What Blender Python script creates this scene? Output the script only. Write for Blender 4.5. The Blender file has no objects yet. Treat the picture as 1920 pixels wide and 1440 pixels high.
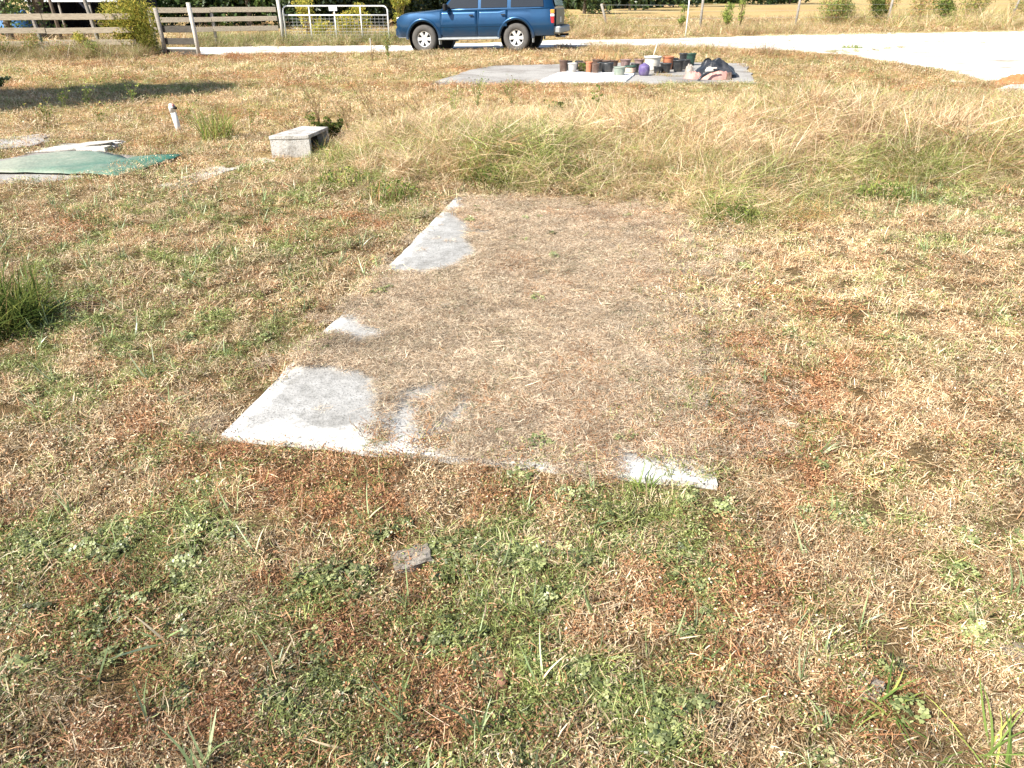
import bpy, bmesh, math, random
import numpy as np
from math import radians as R, sin, cos, pi, tan, atan, atan2
from mathutils import Vector, Matrix

sc = bpy.context.scene
col = sc.collection
RNG = np.random.default_rng(7)
random.seed(7)

# ------------------------------------------------------------------ camera, sky, sun
CAM_H, PITCH, FPX = 1.60, 28.7, 1331.0
cd = bpy.data.cameras.new('camera'); cam = bpy.data.objects.new('camera', cd); col.objects.link(cam)
cam.location = (0, 0, CAM_H); cam.rotation_euler = (R(90 - PITCH), 0, 0)
cd.sensor_width = 36; cd.lens = FPX / 1920 * 36; cd.clip_end = 2000; cd.clip_start = 0.05
sc.camera = cam
SUN_AZ = Vector((0.77, 0.64)).normalized()       # horizontal travel of the light
SUN_EL = R(43)
w = bpy.data.worlds.new('World'); sc.world = w; w.use_nodes = True
nt = w.node_tree; nt.nodes.clear()
sky = nt.nodes.new('ShaderNodeTexSky'); sky.sky_type = 'NISHITA'; sky.sun_disc = False
sky.sun_elevation = SUN_EL; sky.sun_rotation = atan2(-SUN_AZ.x, -SUN_AZ.y)
bg = nt.nodes.new('ShaderNodeBackground'); bg.inputs[1].default_value = 0.088
wo = nt.nodes.new('ShaderNodeOutputWorld')
nt.links.new(sky.outputs[0], bg.inputs[0]); nt.links.new(bg.outputs[0], wo.inputs[0])
sd = bpy.data.lights.new('sun', 'SUN'); sd.energy = 5.0; sd.angle = R(0.53); sd.color = (1, 0.94, 0.84)
sun = bpy.data.objects.new('sun', sd); col.objects.link(sun)
ldir = Vector((SUN_AZ.x * cos(SUN_EL), SUN_AZ.y * cos(SUN_EL), -sin(SUN_EL)))
sun.rotation_euler = ldir.to_track_quat('-Z', 'Y').to_euler(); sun.location = (-6, -5, 12)
sc.view_settings.view_transform = 'Standard'; sc.view_settings.look = 'None'
sc.view_settings.gamma = 1; sc.view_settings.use_curve_mapping = False
sc.view_settings.exposure = 1.07
sc.cycles.max_bounces = 6; sc.cycles.diffuse_bounces = 3; sc.cycles.transmission_bounces = 4
sc.cycles.glossy_bounces = 3; sc.cycles.transparent_max_bounces = 4
sc.cycles.use_denoising = True

# ------------------------------------------------------------------ maths helpers
TH = R(PITCH)
def gp(px, py, z=0.0):
    """a point of the horizontal plane at height z that the photograph shows at (px,py)"""
    a = (px - 960) / FPX; b = (720 - py) / FPX
    d = Vector((a, cos(TH) + b * sin(TH), -sin(TH) + b * cos(TH)))
    t = (CAM_H - z) / -d.z
    return Vector((d.x * t, d.y * t, z))
def to_px(x, y):
    dep = y * cos(TH) + CAM_H * sin(TH)
    up = -CAM_H * cos(TH) + y * sin(TH)
    dep = np.maximum(dep, 0.2)
    return 960 + x / dep * FPX, 720 - up / dep * FPX
def _h(i, j, s):
    n = (i.astype(np.int64) * 374761393 + j.astype(np.int64) * 668265263 + s * 1442695041) & 0xffffffff
    n = ((n ^ (n >> 13)) * 1274126177) & 0xffffffff
    return ((n ^ (n >> 16)) & 0xffff) / 65535.0
def vnoise(x, y, s=0):
    x = np.asarray(x, float); y = np.asarray(y, float)
    i = np.floor(x); j = np.floor(y); u = x - i; v = y - j
    u = u * u * (3 - 2 * u); v = v * v * (3 - 2 * v)
    return (_h(i, j, s) * (1 - u) + _h(i + 1, j, s) * u) * (1 - v) + (_h(i, j + 1, s) * (1 - u) + _h(i + 1, j + 1, s) * u) * v
def fbm(x, y, sc_=1.0, s=0, o=4):
    r = 0; a = .5; t = 0
    for k in range(o):
        r = r + a * vnoise(np.asarray(x) * sc_ * 2 ** k + 17.3 * k, np.asarray(y) * sc_ * 2 ** k - 9.1 * k, s + k); t += a; a *= .5
    return r / t
def sstep(a, b, x):
    t = np.clip((x - a) / (b - a), 0, 1); return t * t * (3 - 2 * t)
def in_poly(px, py, poly):
    """signed-ish distance: >0 inside (pixels)"""
    px = np.asarray(px, float); py = np.asarray(py, float)
    inside = np.zeros(px.shape, bool); dmin = np.full(px.shape, 1e9)
    n = len(poly)
    for k in range(n):
        x1, y1 = poly[k]; x2, y2 = poly[(k + 1) % n]
        c = ((y1 > py) != (y2 > py)) & (px < (x2 - x1) * (py - y1) / ((y2 - y1) if y2 != y1 else 1e-9) + x1)
        inside ^= c
        dx, dy = x2 - x1, y2 - y1
        t = np.clip(((px - x1) * dx + (py - y1) * dy) / (dx * dx + dy * dy + 1e-12), 0, 1)
        dmin = np.minimum(dmin, np.hypot(px - x1 - t * dx, py - y1 - t * dy))
    return np.where(inside, dmin, -dmin)
def gpoly(pts):
    return [tuple(gp(*p)[:2]) for p in pts]

# ------------------------------------------------------------------ where things lie on the ground
SLAB = [(-1.19, 2.46), (0.76, 2.12), (1.44, 6.02), (-0.50, 6.36)]     # the concrete slab in the lawn
BARE = [gpoly(p) for p in (
    [(420, 820), (440, 790), (480, 745), (520, 708), (543, 686), (556, 700), (600, 702), (640, 706), (652, 720), (668, 712), (685, 725), (691, 760), (688, 790), (700, 812), (716, 832), (745, 842), (790, 843), (818, 852), (780, 862), (720, 858), (640, 848), (560, 841), (470, 834)],
    [(590, 635), (622, 612), (633, 597), (660, 600), (666, 614), (698, 626), (712, 640), (680, 641), (640, 633), (612, 633)],
    [(740, 516), (733, 490), (775, 455), (798, 422), (825, 400), (850, 404), (872, 430), (868, 455), (888, 482), (850, 505), (800, 517)],
    [(1166, 880), (1190, 866), (1230, 871), (1262, 891), (1300, 901), (1340, 897), (1344, 924), (1310, 920), (1270, 914), (1220, 917), (1190, 906)],
    [(828, 398), (848, 380), (862, 376), (866, 392), (848, 402)])]
THIN = [gpoly(p) for p in (
    [(700, 700), (860, 705), (880, 780), (860, 850), (800, 855), (730, 840), (690, 790)],
    [(960, 872), (1040, 862), (1120, 868), (1110, 895), (990, 895)],
    [(885, 425), (930, 425), (930, 445), (885, 445)])]
ROAD = gpoly([(-700, 112), (0, 108), (330, 105), (420, 104), (560, 101), (740, 98), (900, 100), (1060, 97), (1160, 93), (1300, 96), (1380, 101), (1440, 103), (1520, 107), (1600, 112), (1700, 122), (1765, 138), (1790, 156), (1850, 160), (1890, 152), (2050, 138), (2500, 130), (3200, 118),
              (3000, 62), (2300, 60), (1920, 62), (1700, 66), (1440, 71), (1250, 79), (1100, 80), (900, 84), (740, 85), (560, 87), (420, 88), (0, 92), (-700, 94)])
TALL = gpoly([(560, 345), (640, 392), (760, 388), (880, 372), (960, 392), (1200, 398), (1310, 425), (1420, 430), (1540, 412), (1640, 378), (1920, 362), (2500, 360), (2900, 300), (2300, 225), (1920, 205), (1600, 208), (1300, 212), (1050, 215), (860, 222), (700, 236), (600, 262), (560, 300)])
PAD_FAR = gpoly([(805, 159), (1418, 158), (1398, 121), (1250, 118), (930, 125), (880, 134)])
PAD_LEFT = gpoly([(-500, 300), (10, 300), (70, 288), (115, 271), (200, 272), (215, 290), (300, 300), (150, 336), (95, 341), (60, 346), (0, 345), (-500, 350)])

def terr(x, y):
    x = np.asarray(x, float); y = np.asarray(y, float)
    near = 1 - sstep(9, 16, y)
    h = (fbm(x, y, 1.6, 3, 3) - .5) * .05 * (.35 + .65 * near)
    h = h + (fbm(x, y, 8.0, 11, 3) - .5) * .055 * near
    s = in_poly(x, y, SLAB)
    h = np.where(s > -.25, h * sstep(0, .25, -s) - .0 * h, h) - .012 * sstep(-.12, 0.02, s)
    t = in_poly(x, y, TALL)
    h = h + .14 * sstep(0.1, 1.6, t)
    for P in (PAD_FAR, PAD_LEFT, ROAD):
        q = in_poly(x, y, P); h = h * sstep(0, .5, -q)
    # ground climbs gently towards the right beyond the pad
    h = h + sstep(20.5, 24.5, y) * np.clip((x + 3.9) * .018, 0, .10)
    return h
def th(x, y): return float(terr(np.array([x]), np.array([y]))[0])

# zones: how green / how rusty / how bright / how dense the turf is, as real patches on the ground (DARK only lowers brightness at lower left)
def blob(px, py, cx, cy, rx, ry, a=0.0):
    dx = px - cx; dy = py - cy; c, s = cos(a), sin(a)
    return np.exp(-(((dx * c + dy * s) / rx) ** 2 + ((-dx * s + dy * c) / ry) ** 2))
GREEN = [(230, 520, 330, 150, .30), (430, 640, 130, 110, .38), (900, 1240, 420, 230, .30), (1190, 970, 130, 70, .38), (640, 340, 150, 60, .35),
         (330, 1080, 260, 200, .16), (120, 1060, 120, 50, .2), (1395, 400, 80, 26, .6), (1680, 360, 150, 28, .6), (1850, 420, 120, 40, .35), (1310, 790, 50, 60, .55), (950, 1000, 300, 60, .25),
         (110, 960, 160, 60, .4), (60, 590, 110, 60, .5), (1700, 1060, 160, 90, .3), (450, 420, 200, 50, .25), (230, 170, 180, 8, .4), (60, 700, 160, 90, .3),
         (1300, 1330, 200, 90, .3), (1500, 160, 150, 12, .3), (250, 165, 160, 20, .3)]
RUST = [(1450, 820, 130, 190, .55), (1500, 1130, 170, 120, .5), (300, 1240, 400, 190, .45), (900, 1260, 420, 200, .28), (520, 900, 160, 60, .4), (250, 840, 220, 90, .25), (850, 950, 250, 70, .25),
        (1560, 620, 130, 40, .3), (430, 215, 110, 8, .6), (450, 108, 130, 7, .8), (1520, 108, 130, 5, .7), (1790, 165, 110, 10, .5), (600, 420, 130, 30, .3),
        (1640, 1300, 150, 100, .45), (1800, 800, 120, 60, .15), (900, 165, 500, 5, .35), (100, 430, 200, 30, .2), (650, 690, 60, 40, .3)]
PALE = [(1640, 520, 330, 130, .55), (1700, 800, 260, 180, .45), (1480, 470, 150, 60, .5), (1300, 290, 700, 100, .35), (1860, 1150, 150, 180, .3), (250, 140, 300, 12, .25), (900, 190, 500, 20, .3), (350, 320, 150, 20, .3)]
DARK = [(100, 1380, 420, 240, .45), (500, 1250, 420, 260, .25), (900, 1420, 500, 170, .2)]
def zones(x, y):
    px, py = to_px(x, y)
    n1 = fbm(x, y, 5.5, 21, 4); n2 = fbm(x, y, 4.2, 31, 4); n3 = fbm(x, y, 9.5, 41, 3); n4 = fbm(x, y, .35, 51, 3)
    g = .16 + .12 * (n4 - .5); r = .10 + .1 * (n4 - .5); p = np.zeros_like(g); dk = np.zeros_like(g)
    for b in GREEN: g = g + b[4] * blob(px, py, *b[:4])
    for b in RUST: r = r + 1.3 * b[4] * blob(px, py, *b[:4])
    for b in PALE: p = p + b[4] * blob(px, py, *b[:4])
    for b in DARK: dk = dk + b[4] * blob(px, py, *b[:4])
    near = 1 - sstep(8, 14, y)
    g = np.clip(g * (.12 + 1.9 * sstep(.36, .66, n1)) * (.45 + 1.1 * n3), 0, 1)
    r = np.clip(r * (.2 + 1.7 * sstep(.34, .66, n2)) * (.5 + n3), 0, 1)
    # beyond the near lawn the turf is evenly dry with streaks
    st = fbm(x * .5, y * 1.1, .6, 61, 4)
    r = r + sstep(12, 15, y) * .35 * sstep(.52, .68, st); g = g + sstep(12, 15, y) * .22 * sstep(.52, .7, 1 - st)
    return g, r, np.clip(p, 0, .8), dk

# ------------------------------------------------------------------ object helpers
def prop(o, label=None, cat=None, group=None, kind=None):
    if label: o['label'] = label
    if cat: o['category'] = cat
    if group: o['group'] = group
    if kind: o['kind'] = kind
    return o
def link(name, me, mat=None, parent=None):
    o = bpy.data.objects.new(name, me); col.objects.link(o)
    if mat is not None and me is not None and not me.materials: me.materials.append(mat)
    if parent is not None: o.parent = parent
    return o
def empty(name, loc=(0, 0, 0), rz=0, **k):
    o = bpy.data.objects.new(name, None); col.objects.link(o); o.location = loc; o.rotation_euler = (0, 0, rz)
    o.empty_display_size = .2
    return prop(o, **k)
def mesh_from(name, V, F, smooth=False):
    me = bpy.data.meshes.new(name); me.from_pydata([tuple(v) for v in V], [], [tuple(f) for f in F])
    me.update()
    if smooth: me.polygons.foreach_set('use_smooth', [True] * len(me.polygons))
    return me
def obj(name, V, F, mat, parent=None, smooth=False):
    return link(name, mesh_from(name, V, F, smooth), mat, parent)
def bm_obj(name, bm, mat, parent=None, smooth=False, bevel=0):
    if bevel: bmesh.ops.bevel(bm, geom=bm.edges[:], offset=bevel, segments=1, affect='EDGES')
    me = bpy.data.meshes.new(name); bm.to_mesh(me); bm.free()
    if smooth: me.polygons.foreach_set('use_smooth', [True] * len(me.polygons))
    return link(name, me, mat, parent)
def box(c, s, rz=0, M=None, jit=0):
    """verts, faces of a box centred at c"""
    V = []
    for x in (-.5, .5):
        for y in (-.5, .5):
            for z in (-.5, .5):
                V.append(Vector((x * s[0], y * s[1], z * s[2])) + Vector([random.uniform(-jit, jit) for _ in range(3)]))
    Rm = M if M is not None else Matrix.Rotation(rz, 3, 'Z')
    V = [Rm @ v + Vector(c) for v in V]
    F = [(0, 1, 3, 2), (4, 6, 7, 5), (0, 4, 5, 1), (2, 3, 7, 6), (0, 2, 6, 4), (1, 5, 7, 3)]
    return V, F
def box_obj(name, c, s, mat, parent=None, rz=0, bevel=.004, M=None, jit=0):
    V, F = box(c, s, rz, M, jit); me = mesh_from(name, V, F)
    bm = bmesh.new(); bm.from_mesh(me); bpy.data.meshes.remove(me)
    bmesh.ops.recalc_face_normals(bm, faces=bm.faces[:])
    return bm_obj(name, bm, mat, parent, bevel=bevel)
def beam(a, b, w_, d_, up=Vector((0, 0, 1))):
    a = Vector(a); b = Vector(b); x = (b - a).normalized(); y = up.cross(x).normalized(); z = x.cross(y)
    M = Matrix((x, y, z)).transposed()
    return (a + b) / 2, ((b - a).length, w_, d_), M
def beam_obj(name, a, b, w_, d_, mat, parent=None, bevel=.004, jit=0, up=Vector((0, 0, 1))):
    c, s, M = beam(a, b, w_, d_, up); return box_obj(name, c, s, mat, parent, bevel=bevel, M=M, jit=jit)
def tube(pts, r, n=8, cap=True):
    pts = [Vector(p) for p in pts]; V = []; F = []
    rr = r if isinstance(r, (list, tuple)) else [r] * len(pts)
    for i, p in enumerate(pts):
        t = (pts[min(i + 1, len(pts) - 1)] - pts[max(i - 1, 0)]).normalized()
        u = t.cross(Vector((0, 0, 1)) if abs(t.z) < .9 else Vector((0, 1, 0))).normalized(); v = t.cross(u)
        for k in range(n):
            a = 2 * pi * k / n; V.append(p + (u * cos(a) + v * sin(a)) * rr[i])
    for i in range(len(pts) - 1):
        for k in range(n):
            F.append((i * n + k, i * n + (k + 1) % n, (i + 1) * n + (k + 1) % n, (i + 1) * n + k))
    if cap: F.append(tuple(range(n - 1, -1, -1))); F.append(tuple(range((len(pts) - 1) * n, len(pts) * n)))
    return V, F
def tube_obj(name, pts, r, mat, parent=None, n=8):
    return obj(name, *tube(pts, r, n), mat, parent, True)
def lathe(prof, n=24, closed=True):
    V = []; F = []
    for (r, z) in prof:
        for k in range(n): a = 2 * pi * k / n; V.append((r * cos(a), r * sin(a), z))
    for i in range(len(prof) - 1):
        for k in range(n): F.append((i * n + k, i * n + (k + 1) % n, (i + 1) * n + (k + 1) % n, (i + 1) * n + k))
    if closed: F.append(tuple(range(n - 1, -1, -1)))
    return V, F
def cat_(parts):
    V = []; F = []
    for v, f in parts:
        o = len(V); V += list(v); F += [tuple(i + o for i in q) for q in f]
    return V, F

# ------------------------------------------------------------------ material helpers
class N:
    def __init__(s, name):
        s.m = bpy.data.materials.new(name); s.m.use_nodes = True; s.t = s.m.node_tree; s.t.nodes.clear()
        s.out = s.t.nodes.new('ShaderNodeOutputMaterial')
    def n(s, ty, **k):
        nd = s.t.nodes.new(ty)
        for a, b in k.items():
            if a.startswith('i_'): nd.inputs[int(a[2:])].default_value = b
            else: setattr(nd, a, b)
        return nd
    def l(s, a, b): s.t.links.new(a, b)
    def noise(s, scale, detail=4, rough=.55, vec=None, dist=0.0):
        nd = s.n('ShaderNodeTexNoise'); nd.inputs['Scale'].default_value = scale; nd.inputs['Detail'].default_value = detail
        nd.inputs['Roughness'].default_value = rough; nd.inputs['Distortion'].default_value = dist
        if vec is None:
            g = s.n('ShaderNodeTexCoord'); vec = g.outputs['Object']
        s.l(vec, nd.inputs['Vector']); return nd.outputs['Fac']
    def ramp(s, fac, stops):
        r = s.n('ShaderNodeValToRGB'); e = r.color_ramp.elements
        while len(e) < len(stops): e.new(.5)
        for q, (p, c) in zip(e, stops): q.position = p; q.color = (*c, 1) if len(c) == 3 else c
        s.l(fac, r.inputs[0]); return r.outputs[0]
    def mix(s, f, a, b, mode='MIX'):
        m = s.n('ShaderNodeMix', data_type='RGBA', blend_type=mode)
        for i, v in ((0, f), (6, a), (7, b)):
            if isinstance(v, (int, float)): m.inputs[i].default_value = v
            elif isinstance(v, tuple): m.inputs[i].default_value = (*v, 1)
            else: s.l(v, m.inputs[i])
        return m.outputs[2]
    def math(s, op, a, b=0.0, clamp=False):
        m = s.n('ShaderNodeMath', operation=op, use_clamp=clamp)
        for i, v in ((0, a), (1, b)):
            if isinstance(v, (int, float)): m.inputs[i].default_value = v
            else: s.l(v, m.inputs[i])
        return m.outputs[0]
    def bump(s, h, st=.3, d=.01):
        b = s.n('ShaderNodeBump'); b.inputs['Strength'].default_value = st; b.inputs['Distance'].default_value = d; s.l(h, b.inputs['Height']); return b.outputs[0]
    def principled(s, c, rough=.8, metal=0, nrm=None, spec=.4, coat=0, trans=0):
        p = s.n('ShaderNodeBsdfPrincipled')
        if isinstance(c, tuple): p.inputs['Base Color'].default_value = (*c, 1)
        else: s.l(c, p.inputs['Base Color'])
        if isinstance(rough, (int, float)): p.inputs['Roughness'].default_value = rough
        else: s.l(rough, p.inputs['Roughness'])
        p.inputs['Metallic'].default_value = metal; p.inputs['Specular IOR Level'].default_value = spec
        p.inputs['Coat Weight'].default_value = coat; p.inputs['Coat Roughness'].default_value = .05
        p.inputs['Transmission Weight'].default_value = trans
        if nrm is not None: s.l(nrm, p.inputs['Normal'])
        s.l(p.outputs[0], s.out.inputs[0]); return s.m
def simple(name, c, rough=.7, var=.18, scale=8, metal=0, spec=.4, coat=0, bump=.15, dirt=None):
    n = N(name); f = n.noise(scale, 5); f2 = n.noise(scale * 9, 4)
    lo = tuple(v * (1 - var) for v in c); hi = tuple(min(1, v * (1 + var)) for v in c)
    cc = n.ramp(f, [(.3, lo), (.7, hi)])
    if dirt:
        d = n.noise(scale * .6, 6, .7); cc = n.mix(n.math('MULTIPLY', n.ramp(d, [(.45, (0, 0, 0)), (.62, (1, 1, 1))]), dirt[1]), cc, dirt[0])
    return n.principled(cc, rough, metal, n.bump(f2, bump, .004), spec, coat)

# plants: 'rnd' on the blades, 'tint' (green, rust, brightness, pale) on each instance or each vertex
def plant_mat(name, dry, red, green, inst=True, trans=.28, gloss=.0):
    n = N(name)
    a = n.n('ShaderNodeAttribute', attribute_name='rnd', attribute_type='GEOMETRY')
    t = n.n('ShaderNodeAttribute', attribute_name='tint', attribute_type='INSTANCER' if inst else 'GEOMETRY')
    sa = n.n('ShaderNodeSeparateColor'); n.l(a.outputs['Color'], sa.inputs[0])
    st = n.n('ShaderNodeSeparateColor'); n.l(t.outputs['Color'], st.inputs[0])
    cd_ = n.ramp(sa.outputs[2], dry); cr = n.ramp(sa.outputs[2], red); cg = n.ramp(sa.outputs[2], green)
    c = n.mix(n.math('LESS_THAN', sa.outputs[1], st.outputs[1]), cd_, cr)
    c = n.mix(n.math('LESS_THAN', sa.outputs[0], st.outputs[0]), c, cg)
    c = n.mix(1.0, c, st.outputs[2], 'MULTIPLY')
    # brightness channel holds value/2
    c = n.mix(1.0, c, (2.0, 2.0, 2.0), 'MULTIPLY')
    d = n.n('ShaderNodeBsdfDiffuse'); tr = n.n('ShaderNodeBsdfTranslucent'); n.l(c, d.inputs[0]); n.l(c, tr.inputs[0])
    m = n.n('ShaderNodeMixShader'); m.inputs[0].default_value = trans; n.l(d.outputs[0], m.inputs[1]); n.l(tr.outputs[0], m.inputs[2])
    o = m.outputs[0]
    if gloss:
        g = n.n('ShaderNodeBsdfGlossy'); g.inputs['Roughness'].default_value = .45; g.inputs[0].default_value = (1, 1, 1, 1)
        m2 = n.n('ShaderNodeMixShader'); m2.inputs[0].default_value = gloss; n.l(o, m2.inputs[1]); n.l(g.outputs[0], m2.inputs[2]); o = m2.outputs[0]
    n.l(o, n.out.inputs[0]); return n.m
DRY = [(0, (.12, .075, .04)), (.22, (.37, .245, .13)), (.55, (.61, .455, .265)), (1, (.86, .73, .51))]
RED = [(0, (.19, .075, .03)), (.5, (.48, .235, .11)), (1, (.70, .42, .23))]
GRN = [(0, (.07, .10, .02)), (.5, (.25, .30, .08)), (1, (.50, .54, .22))]
M_turf = plant_mat('turf_blades', DRY, RED, GRN, gloss=.03)
M_thatch = plant_mat('fine_thatch', [(0, (.13, .085, .055)), (.3, (.42, .31, .21)), (.7, (.68, .55, .40)), (1, (.88, .77, .59))], RED, [(0, (.08, .10, .05)), (1, (.26, .30, .15))], trans=.15)
M_blade = plant_mat('green_blades', DRY, RED, [(0, (.10, .15, .05)), (.5, (.27, .35, .15)), (1, (.50, .57, .32))], trans=.35, gloss=.06)
M_leafy = plant_mat('leaflets', DRY, RED, [(0, (.065, .09, .025)), (.5, (.23, .27, .095)), (1, (.46, .49, .22))], trans=.3, gloss=.05)
M_tall = plant_mat('tall_straw', [(0, (.19, .115, .06)), (.3, (.47, .325, .18)), (.7, (.69, .53, .32)), (1, (.88, .75, .53))], RED, [(0, (.08, .12, .02)), (.5, (.26, .31, .07)), (1, (.46, .50, .17))], trans=.3, gloss=.04)
M_weed = plant_mat('weed_leaves', [(0, (.22, .14, .06)), (1, (.50, .38, .17))], RED, [(0, (.07, .12, .03)), (.6, (.20, .27, .07)), (1, (.42, .45, .12))], inst=False, trans=.35)
M_gold = plant_mat('goldenrod_leaves', [(0, (.40, .30, .05)), (1, (.62, .50, .12))], RED, [(0, (.10, .13, .02)), (.5, (.30, .31, .06)), (1, (.48, .46, .11))], inst=False, trans=.35)
M_tree = plant_mat('tree_leaves', [(0, (.03, .05, .015)), (1, (.08, .11, .03))], RED, [(0, (.03, .06, .015)), (.6, (.07, .12, .03)), (1, (.15, .22, .06))], inst=False, trans=.25, gloss=.04)

def concrete(name, base=(.42, .41, .39), stain=(.27, .26, .24), white=(.72, .70, .67), sc1=3.2, wamt=.7):
    n = N(name); tc = n.n('ShaderNodeTexCoord').outputs['Object']
    a = n.noise(sc1, 6, .6, tc); b = n.noise(sc1 * 5, 6, .7, tc); c = n.noise(90, 3, .6, tc); d = n.noise(300, 2, .5, tc)
    k = n.ramp(a, [(.35, stain), (.55, base), (.8, tuple(min(.9, v * 1.15) for v in base))])
    k = n.mix(n.math('MULTIPLY', n.ramp(b, [(.40, (0, 0, 0)), (.70, (1, 1, 1))]), wamt), k, white)
    k = n.mix(n.math('MULTIPLY', n.ramp(c, [(.54, (0, 0, 0)), (.64, (1, 1, 1))]), .6), k, tuple(v * .5 for v in stain))
    e5 = n.noise(28, 5, .75, tc); k = n.mix(n.math('MULTIPLY', n.ramp(e5, [(.52, (0, 0, 0)), (.66, (1, 1, 1))]), .45), k, tuple(v * .7 for v in stain))
    k = n.mix(n.math('MULTIPLY', n.ramp(d, [(.5, (0, 0, 0)), (.7, (1, 1, 1))]), .35), k, (.16, .15, .14))
    h = n.math('ADD', n.math('MULTIPLY', c, .7), b)
    return n.principled(k, .92, 0, n.bump(h, .7, .006), .2)

# ------------------------------------------------------------------ ground sheet
def axis(lo, hi, step, end, grow=1.16):
    a = [lo]
    while a[-1] < hi: a.append(a[-1] + step)
    s = step
    while a[-1] < end: s *= grow; a.append(a[-1] + s)
    b = []; s = step; v = lo
    while v > -end: s *= grow; v -= s; b.append(v)
    return b[::-1], a
bx, ax = axis(-6, 7, .055, 700); xs = np.array(bx + ax)
by, ay = axis(.4, 9, .05, 900, 1.07)
by = [v for v in by if v > -30]; ys = np.array([-60, -40] + by + ay)
X, Y = np.meshgrid(xs, ys); Z = terr(X.ravel(), Y.ravel()) - .12 * sstep(.25, 1.6, in_poly(X.ravel(), Y.ravel(), ROAD))
g_, r_, p_, dk_ = zones(X.ravel(), Y.ravel())
nx, ny = len(xs), len(ys)
idx = np.arange(nx * ny).reshape(ny, nx)
Fq = np.stack([idx[:-1, :-1].ravel(), idx[:-1, 1:].ravel(), idx[1:, 1:].ravel(), idx[1:, :-1].ravel()], 1)
me = bpy.data.meshes.new('ground'); me.vertices.add(nx * ny); me.vertices.foreach_set('co', np.stack([X.ravel(), Y.ravel(), Z], 1).ravel())
me.loops.add(Fq.size); me.loops.foreach_set('vertex_index', Fq.ravel()); me.polygons.add(len(Fq)); me.polygons.foreach_set('loop_start', np.arange(0, Fq.size, 4))
me.polygons.foreach_set('use_smooth', np.ones(len(Fq), bool)); me.update()
def c3(c): return np.array(c)[None, :]
base = c3((.50, .385, .21)) * np.ones((nx * ny, 1))
gg = np.clip(g_, 0, 1)[:, None]; rr_ = np.clip(r_, 0, 1)[:, None]; pp = p_[:, None]
base = base * (1 - rr_) + c3((.36, .20, .11)) * rr_
base = base * (1 - gg * .8) + c3((.25, .27, .10)) * gg * .8
base = base * (1 - pp * .5) + c3((.58, .49, .32)) * pp * .5
nearf = (1 - sstep(5, 11, Y.ravel()))[:, None]
soil = c3((.10, .07, .043)) * (.7 + .6 * fbm(X.ravel(), Y.ravel(), 9, 71, 3))[:, None]
base = base * (1 - nearf * .78) + soil * nearf * .78
att = me.color_attributes.new('turf', 'FLOAT_COLOR', 'POINT')
att.data.foreach_set('color', np.concatenate([base, np.ones((nx * ny, 1))], 1).ravel())
n = N('ground_turf'); tc = n.n('ShaderNodeTexCoord').outputs['Object']
va = n.n('ShaderNodeAttribute', attribute_name='turf').outputs['Color']
f1 = n.noise(3.2, 6, .7, tc); f2 = n.noise(28, 5, .7, tc); f3 = n.noise(170, 3, .6, tc)
k = n.mix(1.0, va, n.ramp(f1, [(.3, (.78, .76, .72)), (.7, (1.22, 1.2, 1.14))]), 'MULTIPLY')
k = n.mix(1.0, k, n.ramp(f2, [(.3, (.62, .6, .56)), (.7, (1.35, 1.32, 1.25))]), 'MULTIPLY')
k = n.mix(1.0, k, n.ramp(f3, [(.3, (.7, .68, .64)), (.7, (1.3, 1.3, 1.25))]), 'MULTIPLY')
M_ground = n.principled(k, .95, 0, n.bump(n.math('ADD', f2, f3), .9, .02), .1)
prop(link('ground', me, M_ground), kind='structure')

# ------------------------------------------------------------------ blade templates (vectorised strips)
def strips(n, rad, L, W, e0, curl, z0=(0, .004), seg=3, az=None, daz=.5, rng=RNG, tip=True, twist=.6, lean=None):
    """n curved tapering blades. returns V (m,3), F list, C (m,3)"""
    U = rng.uniform
    th_ = U(0, 2 * pi, n); rr = rad * np.sqrt(U(0, 1, n))
    p = np.stack([rr * np.cos(th_), rr * np.sin(th_), U(z0[0], z0[1], n)], 1)
    a = U(0, 2 * pi, n) if az is None else rng.normal(az[0], az[1], n)
    e = U(e0[0], e0[1], n); de = U(curl[0], curl[1], n) / seg; da = U(-daz, daz, n) / seg
    Ln = U(L[0], L[1], n); w_ = U(W[0], W[1], n); tw = U(-twist, twist, n)
    V = []; cs = []
    for i in range(seg + 1):
        dv = np.stack([np.cos(e) * np.cos(a), np.cos(e) * np.sin(a), np.sin(e)], 1)
        side = np.stack([-np.sin(a), np.cos(a), np.zeros(n)], 1); nrm = np.cross(dv, side)
        sv = side * np.cos(tw)[:, None] + nrm * np.sin(tw)[:, None]
        f = [.75, 1, .8, .55, .3][i] if seg >= 3 else [1, .8, .4][i]
        if i == seg: V.append(p[:, None, :])
        else: V.append(np.stack([p - sv * (w_ * f / 2)[:, None], p + sv * (w_ * f / 2)[:, None]], 1))
        p = p + dv * (Ln / seg)[:, None]; p[:, 2] = np.maximum(p[:, 2], .001)
        e = e + de; a = a + da
    V = np.concatenate(V, 1); m = V.shape[1]
    F = []
    for b in range(n):
        o = b * m
        for i in range(seg - 1): F.append((o + 2 * i, o + 2 * i + 1, o + 2 * i + 3, o + 2 * i + 2))
        F.append((o + 2 * seg - 2, o + 2 * seg - 1, o + 2 * seg))
    C = np.repeat(U(0, 1, (n, 3)), m, 0)
    return V.reshape(-1, 3), F, C
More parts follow.
